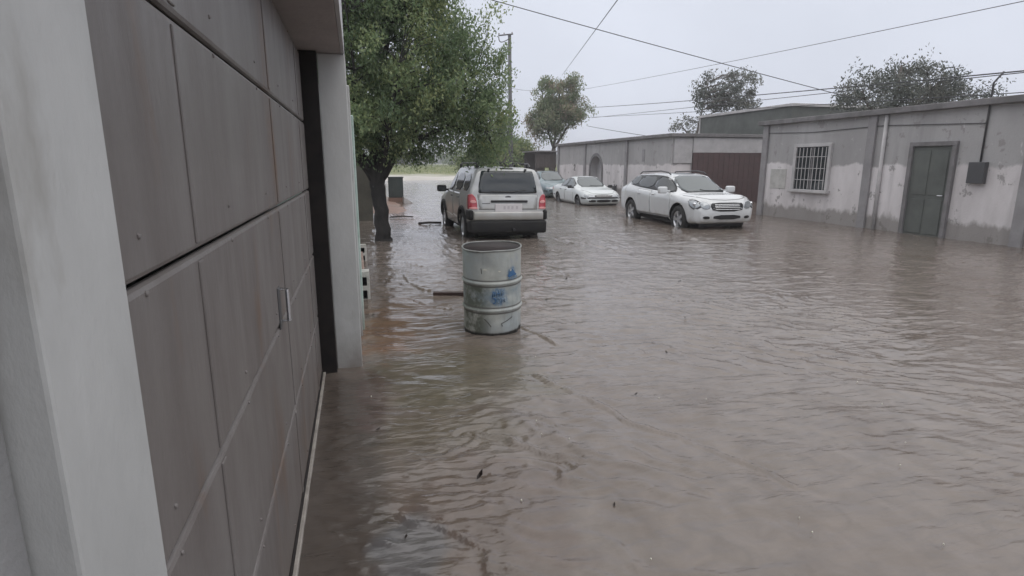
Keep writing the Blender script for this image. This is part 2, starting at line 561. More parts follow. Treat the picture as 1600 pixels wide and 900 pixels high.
def ridge(pts, w, a, seed=0, wig=.05):
    global h
    best = np.full(X.shape, 9.)
    xx, yy = X + wig * fbm(X * 3, Y * 3, 2, 70 + seed), Y + wig * fbm(X * 3, Y * 3, 2, 80 + seed)
    for (x0, y0), (x1, y1) in zip(pts[:-1], pts[1:]):
        dx, dy = x1 - x0, y1 - y0
        t = np.clip(((xx - x0) * dx + (yy - y0) * dy) / (dx * dx + dy * dy), 0, 1)
        best = np.minimum(best, np.hypot(xx - x0 - t * dx, yy - y0 - t * dy))
    m = .55 + .6 * np.clip(fbm(X * 2.3, Y * 2.3, 2, 90 + seed) + .35, 0, 1)
    a = a * 1.8
    h = h + a * m * np.exp(-(best / w) ** 2) - .5 * a * m * np.exp(-(best / (2.2 * w)) ** 2)
ridge([(1.60, 5.55), (1.68, 5.2), (1.74, 4.85)], .022, .016, 1)
ridge([(1.30, 4.15), (1.42, 3.84), (1.60, 3.4), (1.80, 3.0), (1.98, 2.72), (2.15, 2.3)], .024, .016, 2, .09)
ridge([(.70, 3.3), (.86, 3.12), (1.0, 2.95), (1.14, 2.82)], .026, .022, 3, .10)
ridge([(.66, 2.95), (.80, 2.88), (.92, 2.86), (1.0, 2.75), (1.0, 2.6)], .024, .016, 4, .08)
ridge([(.45, 3.05), (.58, 3.2), (.66, 3.35)], .020, .014, 5, .08)
ridge([(.50, 3.3), (.60, 3.4), (.74, 3.42)], .018, .012, 6, .08)
ridge([(.13, 2.55), (.28, 2.42), (.38, 2.34), (.46, 2.22), (.44, 2.0)], .022, .016, 7, .10)
ridge([(.63, 8.8), (.66, 8.2), (.80, 7.7), (1.05, 7.4)], .030, .022, 8)
ridge([(.62, 10.0), (.85, 9.7), (1.05, 9.3)], .035, .026, 9)
ridge([(.60, 7.1), (.78, 6.75), (1.0, 6.5)], .026, .018, 10)
ridge([(1.1, 12.3), (1.6, 12.6), (2.2, 12.2), (2.5, 12.6)], .05, .03, 11, .2)
ridge([(.6, 12.4), (1.3, 11.4), (1.9, 10.9)], .05, .03, 12, .2)
ridge([(4.3, 12.4), (4.7, 11.2), (4.9, 10.0)], .05, .025, 13, .2)
ridge([(1.95, 13.4), (1.7, 14.5), (1.9, 16)], .06, .04, 14, .25)
ridge([(8.1, 13.3), (7.6, 12.4), (7.3, 11.4)], .06, .035, 15, .2)
ridge([(2.9, 5.2), (3.2, 4.8), (3.5, 4.4)], .024, .013, 16, .1)
ridge([(3.1, 6.6), (3.6, 6.3), (4.2, 5.9)], .03, .014, 17, .1)
ridge([(2.0, 8.1), (2.5, 7.9), (2.9, 7.5)], .03, .016, 18, .12)
for k in range(6):
    o_, q_ = .13 * k, .09 * (k % 3)
    ridge([(1.22 - o_ * .55, 3.75 - o_ - q_), (1.36 - o_ * .45, 3.35 - o_ - q_), (1.58 - o_ * .3, 2.95 - o_ * .8 - q_), (1.78 - o_ * .2, 2.6 - o_ * .7)], .034, .0085, 30 + k, .10)
for k in range(5):
    ridge([(2.2 + .35 * k, 4.9 - .1 * k), (2.5 + .35 * k, 4.3 - .1 * k), (2.9 + .33 * k, 3.8 - .12 * k)], .035, .008, 40 + k, .14)
# parallel wavelets in the middle foreground
wv = np.exp(-(((X - .48) / .28) ** 2 + ((Y - 2.78) / .28) ** 2))
h += .0035 * np.sin((Y * 1.0 + .12 * X) * 82 + 3 * fbm(X * 3, Y * 3, 2, 5)) * wv
wv = np.exp(-(((X - .13) / .11) ** 2 + ((Y - 2.55) / .16) ** 2))
h += .004 * np.sin((X * 1.0 + .3 * Y) * 150 + 4 * fbm(X * 4, Y * 4, 2, 6)) * wv
# ragged ripples down the edge of the grey patch by the doorway
edge = np.exp(-((X + .02 + .05 * fbm(X * 4, Y * 4, 3, 66)) / .05) ** 2) * sstep(3.2, 2.5, Y)
h += .006 * fbm(X * 17, Y * 17, 3, 61) * edge
# rings of falling rain
drops = []
rr = random.Random(5)
for k in range(150):
    y0 = 1.6 + 9 * rr.random() ** 1.5
    x0 = -.25 + rr.random() * (1.2 + y0 * .9)
    drops.append((x0, y0))
    if y0 > 6: continue
    m = (np.abs(xs - x0) < .14), (np.abs(ys - y0) < .14)
    ix, iy = np.where(m[0])[0], np.where(m[1])[0]
    if len(ix) == 0 or len(iy) == 0: continue
    sx, sy = slice(ix[0], ix[-1] + 1), slice(iy[0], iy[-1] + 1)
    d = np.hypot(X[sy, sx] - x0, Y[sy, sx] - y0)
    rad = .025 + .06 * rr.random()
    h[sy, sx] += .003 * np.cos((d - rad) * 130) * np.exp(-((d - rad) / .022) ** 2)
h *= np.where(Y < 1.3, .2, 1) * np.where(Y > 50, .3, 1)
Zw = np.clip(h, -.03, .05)
Zw = np.where((X < -.34), 0, Zw)
me = grid_mesh('flood_water', xs, ys, Zw)
# water colour: silt and rusty earth, plus tree, drum and sky reflections painted in
def blob(cx, cy, rx, ry, seed, jag=.5):
    d = np.hypot((X - cx) / rx, (Y - cy) / ry) + jag * fbm(X * 3.2, Y * 3.2, 4, seed)
    return sstep(1.15, .55, d)
base = np.array([.205, .176, .165])
base = np.array([.192, .160, .139]) * .84
col = np.ones(X.shape + (3,)) * base
def lay(mask, c, k=1.0):
    global col
    f = (mask * k)[..., None]
    col = col * (1 - f) + np.array(c) * .80 * f
lay(sstep(-.2, .5, fbm(X * .8, Y * .45, 4, 101)), (.212, .180, .158), .8)
lay(sstep(0, .5, fbm(X * 2.1 + 4, Y * 1.3, 4, 111)), (.165, .132, .110), .8)
lay(blob(.75, 4.35, .75, .8, 121), (.146, .126, .092), .85)  # olive reflection of tree and drum, painted into the water colour
lay(blob(.55, 6.6, .8, 1.7, 126), (.175, .140, .118), .7)
lay(blob(.18, 5.75, .32, .85, 131, .7), (.245, .140, .085), .75)
lay(blob(.42, 6.3, .45, 1.2, 132, .8), (.185, .130, .098), .6)
lay(blob(.45, 3.4, .6, .35, 136), (.150, .124, .092), .7)
lay(blob(.55, 2.55, .55, .5, 141, .9), (.160, .122, .102), .8)
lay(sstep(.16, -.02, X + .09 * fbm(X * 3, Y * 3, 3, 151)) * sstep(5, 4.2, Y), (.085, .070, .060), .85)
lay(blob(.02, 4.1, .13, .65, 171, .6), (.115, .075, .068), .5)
lay(blob(.15, 2.2, .17, .36, 161, .75), (.145, .142, .148), .75)  # ragged grey-blue sky reflection, painted as a patch of water colour
lay(blob(1.45, 20, .55, 5, 181), (.28, .185, .155), .7)
ca_ = me.color_attributes.new('silt_and_reflections', 'FLOAT_COLOR', 'POINT')
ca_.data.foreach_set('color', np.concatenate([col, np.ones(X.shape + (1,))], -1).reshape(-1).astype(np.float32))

def water_mat():
    m = bpy.data.materials.new('muddy_water')
    m.use_nodes = True
    n, l = m.node_tree.nodes, m.node_tree.links
    b = n['Principled BSDF']
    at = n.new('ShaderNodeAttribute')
    at.attribute_name = 'silt_and_reflections'
    geo = n.new('ShaderNodeNewGeometry')
    def noise(s, st, d, rot=0.):
        mp = n.new('ShaderNodeMapping')
        mp.inputs['Scale'].default_value = st
        mp.inputs['Rotation'].default_value = (0, 0, rot)
        l.new(geo.outputs['Position'], mp.inputs['Vector'])
        t = n.new('ShaderNodeTexNoise')
        t.inputs['Scale'].default_value = s
        t.inputs['Detail'].default_value = d
        t.inputs['Distortion'].default_value = .6
        l.new(mp.outputs['Vector'], t.inputs['Vector'])
        return t.outputs['Fac']
    # fine silt speckle
    hs = n.new('ShaderNodeMapRange')
    hs.inputs['From Min'].default_value = .3
    hs.inputs['From Max'].default_value = .7
    hs.inputs['To Min'].default_value = .86
    hs.inputs['To Max'].default_value = 1.12
    l.new(noise(7, (1, 1, 1), 8), hs.inputs['Value'])
    sc = n.new('ShaderNodeVectorMath')
    sc.operation = 'SCALE'
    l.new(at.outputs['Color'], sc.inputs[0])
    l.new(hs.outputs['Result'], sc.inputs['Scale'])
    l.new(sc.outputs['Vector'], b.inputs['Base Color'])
    b.inputs['Roughness'].default_value = .07
    b.inputs['IOR'].default_value = 1.52
    b1 = n.new('ShaderNodeBump')
    b1.inputs['Strength'].default_value = .55
    b1.inputs['Distance'].default_value = .05
    l.new(noise(2.0, (.55, 1.5, 1), 4, R(22)), b1.inputs['Height'])
    b2 = n.new('ShaderNodeBump')
    b2.inputs['Strength'].default_value = .5
    pm = n.new('ShaderNodeMapRange')
    pm.inputs['From Min'].default_value = .38
    pm.inputs['From Max'].default_value = .62
    pm.inputs['To Min'].default_value = .35
    pm.inputs['To Max'].default_value = 1.0
    l.new(noise(.9, (.7, 1, 1), 4), pm.inputs['Value'])
    l.new(pm.outputs['Result'], b2.inputs['Strength'])
    b2.inputs['Distance'].default_value = .014
    l.new(noise(9.0, (.5, 1.7, 1), 6, R(20)), b2.inputs['Height'])
    l.new(b1.outputs['Normal'], b2.inputs['Normal'])
    l.new(b2.outputs['Normal'], b.inputs['Normal'])
    return m
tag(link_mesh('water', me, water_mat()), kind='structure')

# raindrops striking the water close by: small upright beads
bm = bmesh.new()
for (x0, y0) in drops[:46]:
    if y0 > 5: continue
    s = rr.uniform(.0030, .0052)
    mtx = Matrix.Translation((x0, y0, .012)) @ Matrix.Diagonal((s, s, s * rr.uniform(1.2, 2.8), 1))
    bmesh.ops.create_icosphere(bm, subdivisions=1, radius=1, matrix=mtx)
M['drop'] = mat('raindrop', (.70, .68, .58), .15, spec=.8)
tag(obj('raindrops', bm, M['drop'], smooth=True), 'small pale raindrops striking the brown water', 'raindrops', kind='stuff')

# mud verge on the left side of the street beyond the tree
xs2, ys2 = np.linspace(.35, 2.35, 34), np.linspace(18.5, 31, 70)
X2, Y2 = np.meshgrid(xs2, ys2)
Zm = -.10 + .17 * sstep(2.2, 1.2, X2 + .35 * fbm(X2, Y2 * .5, 3, 3)) * sstep(18.6, 21.5, Y2) * sstep(31, 29, Y2) + .03 * fbm(X2 * 2, Y2 * 2, 3, 8)
tag(link_mesh('mud_verge', grid_mesh('mud_verge', xs2, ys2, Zm), M['mud']), kind='structure')
#PART2
# ------------------------------------------------------------------ the house whose doorway we stand in
t = thing('porch_house', 'near house front with grey painted pillar, overhead beam and dark steel door', 'house', (-.3, 4.7, 0))
def part(name, bm, m, root, smooth=False):
    """mesh given in world coordinates, hung under an unrotated root"""
    o = obj(name, bm, m, None, smooth)
    o.parent = root
    o.matrix_parent_inverse = Matrix.Translation(root.location).inverted()
    return o
part('pillar', nbox(-.232, -.032, 4.76, 5.02, -.15, 2.47, bev=.006), M['pillar'], t)
part('beam', nbox(-.60, -.062, -2.0, 5.02, 2.472, 2.86, bev=.004), M['soffit'], t)
part('parapet', nbox(-.62, -.062, -2.0, 5.04, 2.862, 3.7, bev=.005), M['fascia'], t)
part('fascia', nbox(-.060, -.036, -2.0, 5.03, 2.474, 3.72, bev=.003), M['fascia'], t)
bm = bmesh.new()
for k in range(5):
    box(bm, -.375, -.345, .96, 4.60, .03 + k * .485, .505 + k * .485, bev=.012)
for k in range(5):
    for yy in (1.05, 1.75, 2.45, 3.15, 3.85, 4.5):
        for zz in (.07, .46):
            bmesh.ops.create_icosphere(bm, subdivisions=1, radius=.006, matrix=Matrix.Translation((-.345, yy, .03 + k * .485 + zz)))
    for yy in (1.40, 2.8, 4.18):
        box(bm, -.347, -.340, yy - .02, yy + .02, .045 + k * .485, .49 + k * .485, bev=.003)
d = part('garage_door', bm, M['door_steel'], t)
part('door_handle', tube(bmesh.new(), [(-.345, 2.6, 1.0), (-.315, 2.6, 1.0), (-.315, 2.6, 1.14), (-.345, 2.6, 1.14)], .009), M['chrome'], d)
part('lock_plate', nbox(-.346, -.341, 2.52, 2.58, .98, 1.16, bev=.002), M['alloy_dark'], d)
part('weather_strip', nbox(-.347, -.338, .965, 4.595, .024, .062, bev=.003), M['jamb'], d)
part('door_jamb', nbox(-.40, -.2335, 4.66, 4.755, -.15, 2.468), M['jamb'], t)
part('threshold', nbox(-.40, -.322, .96, 4.655, -.1, .022, bev=.004), M['seal'], t)
part('near_pillar', nbox(-.60, -.335, .70, .95, -.15, 2.468, bev=.006), M['pillar'], t)
bm = bmesh.new()
box(bm, -9, -.62, -6, 4.98, -.15, 3.4)
part('wall', bm, M['housewall'], t)
part('side_wall', nbox(-.60, -.38, -6, .69, -.15, 2.468), M['housewall'], t)

# neighbours along the left side
t = thing('mint_house', 'mint green painted house edge just past the grey pillar', 'house', (-1, 8, 0))
part('wall', nbox(-6, .006, 5.9, 9.6, -.2, 2.12, bev=.01), M['mint'], t)
part('pilaster', nbox(-.3, -.016, 5.65, 5.89, -.2, 2.36, bev=.01), M['pillar'], t)
part('plinth', nbox(-.3, .045, 8.3, 10.1, -.2, .20, bev=.02), M['pinkwall'], t)
t = thing('garden_wall', 'dull olive plastered wall end in the shade behind the tree trunk', 'wall', (-.5, 17.8, 0))
part('wall', nbox(-4, .44, 17.7, 17.92, -.2, 1.84, bev=.015), M['olivewall'], t)
part('coping', nbox(-4.02, .46, 17.68, 17.94, 1.842, 1.90, bev=.01), M['olivewall'], t)
t = thing('long_house', 'low dull house side running beyond the olive wall on the left', 'house', (-3, 28, 0))
part('wall', nbox(-9, -.35, 18.2, 40, -.2, 2.6), M['olivewall'], t)
part('roof', nbox(-9.1, -.22, 18.1, 40.1, 2.602, 2.74), M['coping'], t)

def hollow_block(label, x, y, rz, w, hgt, lean):
    root = thing('concrete_block', label, 'block', (x, y, -.06), R(rz), 'hollow blocks along the left wall')
    me_bm = nbox(-w / 2, w / 2, -.09, .09, 0, hgt, bev=.006)
    o = obj('body', me_bm, M['block'], root)
    cut = bmesh.new()
    for k in range(2):
        zc = hgt * (.30 + .40 * k)
        box(cut, -w * .27, w * .27, -.2, .04, zc - hgt * .13, zc + hgt * .13, bev=.008)
    boolean(o, cut, M['hole'])
    root.rotation_euler.x = R(lean)

def boolean(o, cut_bm, cut_mat):
    cme = bpy.data.meshes.new('cut')
    bmesh.ops.recalc_face_normals(cut_bm, faces=cut_bm.faces)
    cut_bm.to_mesh(cme)
    cut_bm.free()
    cme.materials.append(cut_mat)
    co = bpy.data.objects.new('cut', cme)
    C.objects.link(co)
    co.matrix_world = o.matrix_world
    pm, par = o.matrix_world.copy(), o.parent
    o.parent = None
    o.matrix_world = Matrix.Identity(4)
    co.matrix_world = Matrix.Identity(4)
    md = o.modifiers.new('b', 'BOOLEAN')
    md.operation = 'DIFFERENCE'
    md.object = co
    md.solver = 'EXACT'
    try: md.material_mode = 'TRANSFER'
    except Exception: pass
    dg = bpy.context.evaluated_depsgraph_get()
    new = bpy.data.meshes.new_from_object(o.evaluated_get(dg), depsgraph=dg)
    o.modifiers.clear()
    old = o.data
    o.data = new
    bpy.data.meshes.remove(old)
    bpy.data.objects.remove(co)
    o.parent = par

hollow_block('pale hollow concrete block standing on end, nearest the grey pillar', .02, 7.35, 0, .15, .42, 0)
hollow_block('pale hollow concrete block standing further along, by the pink plinth', .03, 10.4, 4, .15, .34, -4)

# ------------------------------------------------------------------ right side of the street
def boxy_house():
    t = thing('flat_roofed_house', 'long flat roofed grey and white house with arched niche across the street', 'house', (13.5, 29, 0))
    w = part('wall', nbox(12.9, 19.5, 22.3, 36.75, -.3, 2.76), M['wallwhite'], t)
    cut = bmesh.new()
    y0, y1, zt = 29.55, 31.15, 2.07
    rr_ = (y1 - y0) / 2
    prof = [(y0, -.4)] + [((y0 + y1) / 2 - rr_ * math.cos(a), zt - rr_ + rr_ * math.sin(a)) for a in [math.pi * k / 16 for k in range(17)]] + [(y1, -.4)]
    a = [cut.verts.new((12.5, y, z)) for y, z in prof]
    b = [cut.verts.new((13.3, y, z)) for y, z in prof]
    n = len(prof)
    cut.faces.new(a)
    cut.faces.new(list(reversed(b)))
    for i in range(n): cut.faces.new((a[i], b[i], b[(i + 1) % n], a[(i + 1) % n]))
    par = w.parent
    mpi = w.matrix_parent_inverse.copy()
    boolean(w, cut, M['niche'])
    w.parent = par
    w.matrix_parent_inverse = mpi
    w.matrix_basis = Matrix.Identity(4)
    # raised band round the arch
    bm = bmesh.new()
    cy, cz = (y0 + y1) / 2, zt - rr_
    ro = rr_ + .16
    pin = [(y0, -.3)] + [(cy - rr_ * math.cos(a_), cz + rr_ * math.sin(a_)) for a_ in [math.pi * k / 20 for k in range(21)]] + [(y1, -.3)]
    pou = [(y0 - .16, -.3)] + [(cy - ro * math.cos(a_), cz + ro * math.sin(a_)) for a_ in [math.pi * k / 20 for k in range(21)]] + [(y1 + .16, -.3)]
    V = [[bm.verts.new((x, y, z)) for y, z in pr] for x, pr in ((12.86, pin), (12.86, pou), (12.905, pou), (12.905, pin))]
    for k in range(4):
        A, B = V[k], V[(k + 1) % 4]
        for i in range(len(pin) - 1): bm.faces.new((A[i], A[i + 1], B[i + 1], B[i]))
    bmesh.ops.recalc_face_normals(bm, faces=bm.faces)
    part('arch_band', bm, M['nichetrim'], t)
    for y in (36.55, 31.95, 26.55):
        part('pilaster', nbox(12.82, 12.895, y - .13, y + .13, -.3, 2.758, bev=.01), M['pilaster'], t)
    part('coping', nbox(12.72, 19.7, 22.12, 36.95, 2.762, 2.90, bev=.015), M['coping'], t)
    part('end_panel', nbox(12.96, 13.82, 22.24, 22.295, 1.68, 2.70, bev=.008), M['end_render'], t)
    # house number painted on the wall
    bm = tube(bmesh.new(), chaikin([(12.893, 33.76, 1.52), (12.893, 33.70, 1.60), (12.893, 33.58, 1.60), (12.893, 33.54, 1.50), (12.893, 33.66, 1.38), (12.893, 33.77, 1.27), (12.893, 33.52, 1.27)], 2, False), .022, 6)
    part('house_number', bm, M['dent'], t)
    part('drain_stain', nbox(12.885, 12.8955, 24.7, 24.95, 1.75, 2.3), M['pilaster'], t)
    # red gate to the yard at the near end
    part('gate_lintel', nbox(13.83, 17.4, 22.2, 22.293, 2.12, 2.74, bev=.008), M['end_render'], t)
    g = bmesh.new()
    for k in range(14):
        box(g, 13.84 + k * .253, 13.84 + k * .253 + .247, 22.21, 22.25, -.2, 2.115, bev=.006)
    gate = part('yard_gate', g, M['gate'], t)
    part('gate_rail', nbox(13.84, 17.38, 22.185, 22.208, .9, 1.0), M['gate'], gate)
boxy_house()

def next_house():
    t = thing('corner_house', 'pale plain house front on the far right of the street', 'house', (13.5, 10, 0))
    w = part('wall', nbox(12.9, 20, 2, 16.6, -.3, 2.86), M['wallwhite'], t)
    part('coping', nbox(12.74, 20.1, 1.9, 16.75, 2.862, 3.0, bev=.015), M['coping'], t)
    for y in (16.45, 12.4, 8.6):
        part('pilaster', nbox(12.83, 12.895, y - .12, y + .12, -.3, 2.858, bev=.01), M['pilaster'], t)
    f = bmesh.new()
    for a in ((13.66, 13.76, .92, 2.14), (15.0, 15.1, .92, 2.14), (13.66, 15.1, 2.141, 2.24)):
        box(f, 12.83, 12.905, *a, bev=.008)
    wf = part('window', f, M['palecap'], t)
    part('pane', nbox(12.885, 12.8985, 13.76, 15.0, .92, 2.14), M['glass'], wf)
    part('sash', nbox(12.872, 12.884, 14.35, 14.41, .92, 2.14), M['coping'], wf)
    part('sill', nbox(12.76, 12.9, 13.6, 15.16, .83, .918, bev=.012), M['palecap'], wf)
    g = bmesh.new()
    for k in range(9):
        tube(g, [(12.81, 13.80 + k * .145, .93), (12.81, 13.80 + k * .145, 2.12)], .011, 6)
    for z in (1.2, 1.53, 1.86): tube(g, [(12.81, 13.77, z), (12.81, 14.99, z)], .010, 6)
    part('grille', g, M['palecap'], wf)
    df = bmesh.new()
    for a in ((10.1, 10.2, -.2, 2.06), (11.15, 11.25, -.2, 2.06), (10.1, 11.25, 2.061, 2.16)): box(df, 12.82, 12.905, *a, bev=.008)
    dr = part('door', df, M['coping'], t)
    b2_ = nbox(12.875, 12.8985, 10.2, 11.15, -.2, 2.06)
    part('door_leaf', b2_, M['upper'], dr)
    b3_ = bmesh.new()
    for a in ((10.28, 10.64, .95, 1.95), (10.71, 11.07, .95, 1.95), (10.28, 10.64, .05, .85), (10.71, 11.07, .05, .85)): box(b3_, 12.862, 12.874, *a, bev=.005)
    part('door_panel', b3_, M['upper'], dr)
    part('handle', tube(bmesh.new(), [(12.87, 10.24, .95), (12.80, 10.24, .95), (12.80, 10.36, .95)], .014), M['chrome'], dr)
    part('downpipe', tube(bmesh.new(), [(12.85, 12.0, 2.85), (12.85, 12.0, -.2)], .045, 10), M['palecap'], t, True)
    mb = part('meter_box', nbox(12.78, 12.893, 9.4, 9.75, 1.25, 1.7, bev=.012), M['alloy_dark'], t)
    part('conduit', tube(bmesh.new(), [(12.87, 9.57, 1.7), (12.87, 9.57, 3.3), (12.87, 9.4, 3.5)], .02, 8), M['alloy_dark'], mb, True)
    part('render_patch', box(bmesh.new(), 12.885, 12.8945, 15.4, 16.1, .9, 1.5, bev=.004), M['slab'], t)
    part('cable', tube(bmesh.new(), [(12.88, 16.5, 2.62), (12.88, 14.4, 2.55), (12.88, 12.1, 2.60), (12.88, 9.6, 2.5)], .009, 6), M['wire'], t)
next_house()

t = thing('upper_storey_house', 'dark mossy upper storey with pale capping above the red gate', 'house', (23, 29, 0))
part('wall', nbox(20.9, 30, 25, 33, -.2, 4.42), M['upper'], t)
part('capping', nbox(20.8, 30.1, 24.9, 33.1, 4.422, 4.56, bev=.01), M['palecap'], t)
part('corner_strip', nbox(20.86, 20.96, 32.9, 33.02, 2.8, 4.42), M['palecap'], t)

t = thing('board_shed', 'dark board shed on posts beside the flat roofed house', 'shed', (14, 42, 0))
bm = bmesh.new()
for k in range(7):
    box(bm, 12.98 + k * .232, 12.98 + k * .232 + .226, 41.9, 41.96, 1.36, 2.5, bev=.008)
part('boarding', bm, M['shedwood'], t)
part('roof', nbox(12.85, 14.8, 41.7, 45.2, 2.502, 2.60), M['coping'], t)
for x in (13.03, 13.62, 14.5): part('post', nbox(x - .05, x + .05, 41.965, 42.07, -.3, 2.5), M['shedwood'], t)
part('low_wall', nbox(13.0, 14.7, 42.08, 42.2, -.3, 1.15), M['slab'], t)
part('back_wall', nbox(13.0, 14.7, 45, 45.1, -.3, 2.5), M['shedwood'], t)

t = thing('gas_meter', 'small grey meter pipe on the wall between the two white cars', 'meter', (12.6, 27.3, 0))
part('riser', tube(bmesh.new(), [(12.7, 27.2, -.2), (12.7, 27.2, .62), (12.7, 27.45, .62), (12.7, 27.45, .3)], .028), M['alloy_dark'], t, True)
part('dial', nbox(12.60, 12.78, 27.36, 27.56, .30, .56, bev=.03), M['alloy_dark'], t)

# green cabinet and slab at the far left kerb
t = thing('utility_cabinet', 'dark green metal cabinet standing on the muddy verge', 'cabinet', (1.66, 26.2, 0))
part('body', nbox(1.36, 1.98, 26, 26.5, .20, 1.06, bev=.015), M['utility'], t)
part('cap', nbox(1.33, 2.01, 25.97, 26.53, 1.062, 1.10, bev=.01), M['utility'], t)
part('plinth', nbox(1.34, 2.0, 25.98, 26.52, -.12, .198), M['mud'], t)
bm = bmesh.new()
vs = [bm.verts.new(p) for p in ((1.93, 25.1, -.1), (2.48, 25.1, -.1), (1.93, 25.1, .27), (1.93, 25.9, -.1), (2.48, 25.9, -.1), (1.93, 25.9, .27))]
for q in ((0, 1, 2), (5, 4, 3), (0, 3, 4, 1), (1, 4, 5, 2), (2, 5, 3, 0)): bm.faces.new([vs[i] for i in q])
bmesh.ops.recalc_face_normals(bm, faces=bm.faces)
o = obj('concrete_ramp', bm, M['palecap'])
tag(o, 'white wedge of concrete beside the green cabinet', 'ramp')
t = thing('marker_post', 'thin pale post between the trunk and the green cabinet', 'post', (1.0, 23, 0))
part('post', nbox(1.02, 1.10, 23, 23.08, -.2, .85, bev=.008), M['slab'], t)
part('post_cap', nbox(1.01, 1.11, 22.99, 23.09, .852, .89, bev=.008), M['palecap'], t)

# ------------------------------------------------------------------ trees
def leaves_mesh(name, cen, size, spread_dir, tint, aspect=.42, droop=.35, seed=0):
    g = np.random.default_rng(seed)
    n = len(cen)
    d = g.normal(size=(n, 3))
    d[:, 2] -= droop * 2
    d /= np.linalg.norm(d, axis=1, keepdims=True)
    s = g.normal(size=(n, 3))
    s -= (s * d).sum(1, keepdims=True) * d
    s /= np.linalg.norm(s, axis=1, keepdims=True)
    L = (size * g.uniform(.65, 1.3, n))[:, None]
    nn = np.cross(d, s) * L * .10
    v = np.stack([cen - d * L * .5, cen + s * L * aspect * .5 + nn, cen + d * L * .5, cen - s * L * aspect * .5 + nn], 1).reshape(-1, 3).astype(np.float32)
    me = bpy.data.meshes.new(name)
    me.vertices.add(len(v))
    me.vertices.foreach_set('co', v.ravel())
    me.loops.add(4 * n)
    me.loops.foreach_set('vertex_index', np.arange(4 * n, dtype=np.int32))
    me.polygons.add(n)
    me.polygons.foreach_set('loop_start', np.arange(0, 4 * n, 4, dtype=np.int32))
    me.polygons.foreach_set('loop_total', np.full(n, 4, np.int32))
    me.update()
    at = me.attributes.new('tint', 'FLOAT', 'FACE')
    at.data.foreach_set('value', np.clip(tint, 0, 1).astype(np.float32))
    return me

def make_tree(name, label, cat, base, trunk, limbs, lobes, n_clump, n_leaf, csize, lsize, lm, bm_mat, group=None, seed=1, gap=.0, extra=(), droop=.35, twig=.012, flat=.75, shell=.45):
    """trunk: [(point, radius)...]; limbs: list of [(point, radius)...]; lobes: (cx,cy,cz,rx,ry,rz); all in world coordinates"""
    g = np.random.default_rng(seed)
    root = thing(name, label, cat, base, 0, group)
    vol = np.array([l[3] * l[4] * l[5] for l in lobes])
    cl = []
    while len(cl) < n_clump:
        l = lobes[g.choice(len(lobes), p=vol / vol.sum())]
        d = g.normal(size=3)
        d /= np.linalg.norm(d)
        r = g.uniform(shell ** 3, 1) ** (1 / 3) * g.uniform(.85, 1.08)
        p = np.array(l[:3]) + d * r * np.array(l[3:])
        k = fbm(np.array(p[0] * .9 + p[1] * .5 + seed), np.array(p[2] * .9 - p[1] * .4), 2, seed)
        if k < gap: continue
        cl.append(p)
    cl += [np.array(e) for e in extra]
    cl = np.array(cl)
    cs = csize * g.uniform(.6, 1.35, len(cl))
    base_t = np.clip(.45 + .30 * g.normal(size=len(cl)), .0, 1)
    idx = np.repeat(np.arange(len(cl)), (n_leaf * g.uniform(.5, 1.4, len(cl))).astype(int))
    off = g.normal(size=(len(idx), 3)) * .55
    off *= np.where(np.linalg.norm(off, axis=1, keepdims=True) > 1.3, .6, 1)
    # each clump is a flattened spray with its own lean
    lean = g.normal(size=(len(cl), 2)) * .5
    off[:, 2] = off[:, 2] * flat + off[:, 0] * lean[idx, 0] + off[:, 1] * lean[idx, 1] - .15 * (off[:, 0] ** 2 + off[:, 1] ** 2)
    cen = cl[idx] + off * cs[idx][:, None]
    tint = base_t[idx] + g.normal(size=len(idx)) * .16
    crown = link_mesh('crown', leaves_mesh('crown', cen - np.array(base), lsize, None, tint, droop=droop, seed=seed + 5), lm, root)
    bm = bmesh.new()
    B = Vector(base)
    pts = []
    def limb(seq, n):
        p = [Vector(q[0]) - B for q in seq]
        r = [q[1] for q in seq]
        P_, R_ = [], []
        for i in range(len(p) - 1):
            for k in range(5):
                u = k / 5
                w = Vector((g.normal(), g.normal(), g.normal())) * r[i] * .09
                P_.append(p[i].lerp(p[i + 1], u) + (w if k else Vector()))
                R_.append(r[i] + (r[i + 1] - r[i]) * u)
        P_.append(p[-1]); R_.append(r[-1])
        pts.extend(zip(P_, R_))
        tube(bm, P_, R_, n)
    limb(trunk, 14)
    for l in limbs: limb(l, 8)
    src = np.array([[*p] for p, r in pts if True])
    for c in cl:
        q = Vector(c) - B
        dd = np.linalg.norm(src - np.array(q), axis=1) + np.where(src[:, 2] > q.z, .6, 0)
        k = int(dd.argmin())
        a = pts[k][0]
        mid = a.lerp(q, .55) + Vector((g.normal() * .08, g.normal() * .08, .10 * (q - a).length))
        tube(bm, [a, mid, q], [min(pts[k][1] * .5, twig * 2), twig, twig * .4], 5, False)
    obj('trunk', bm, bm_mat, root, True)
    return root

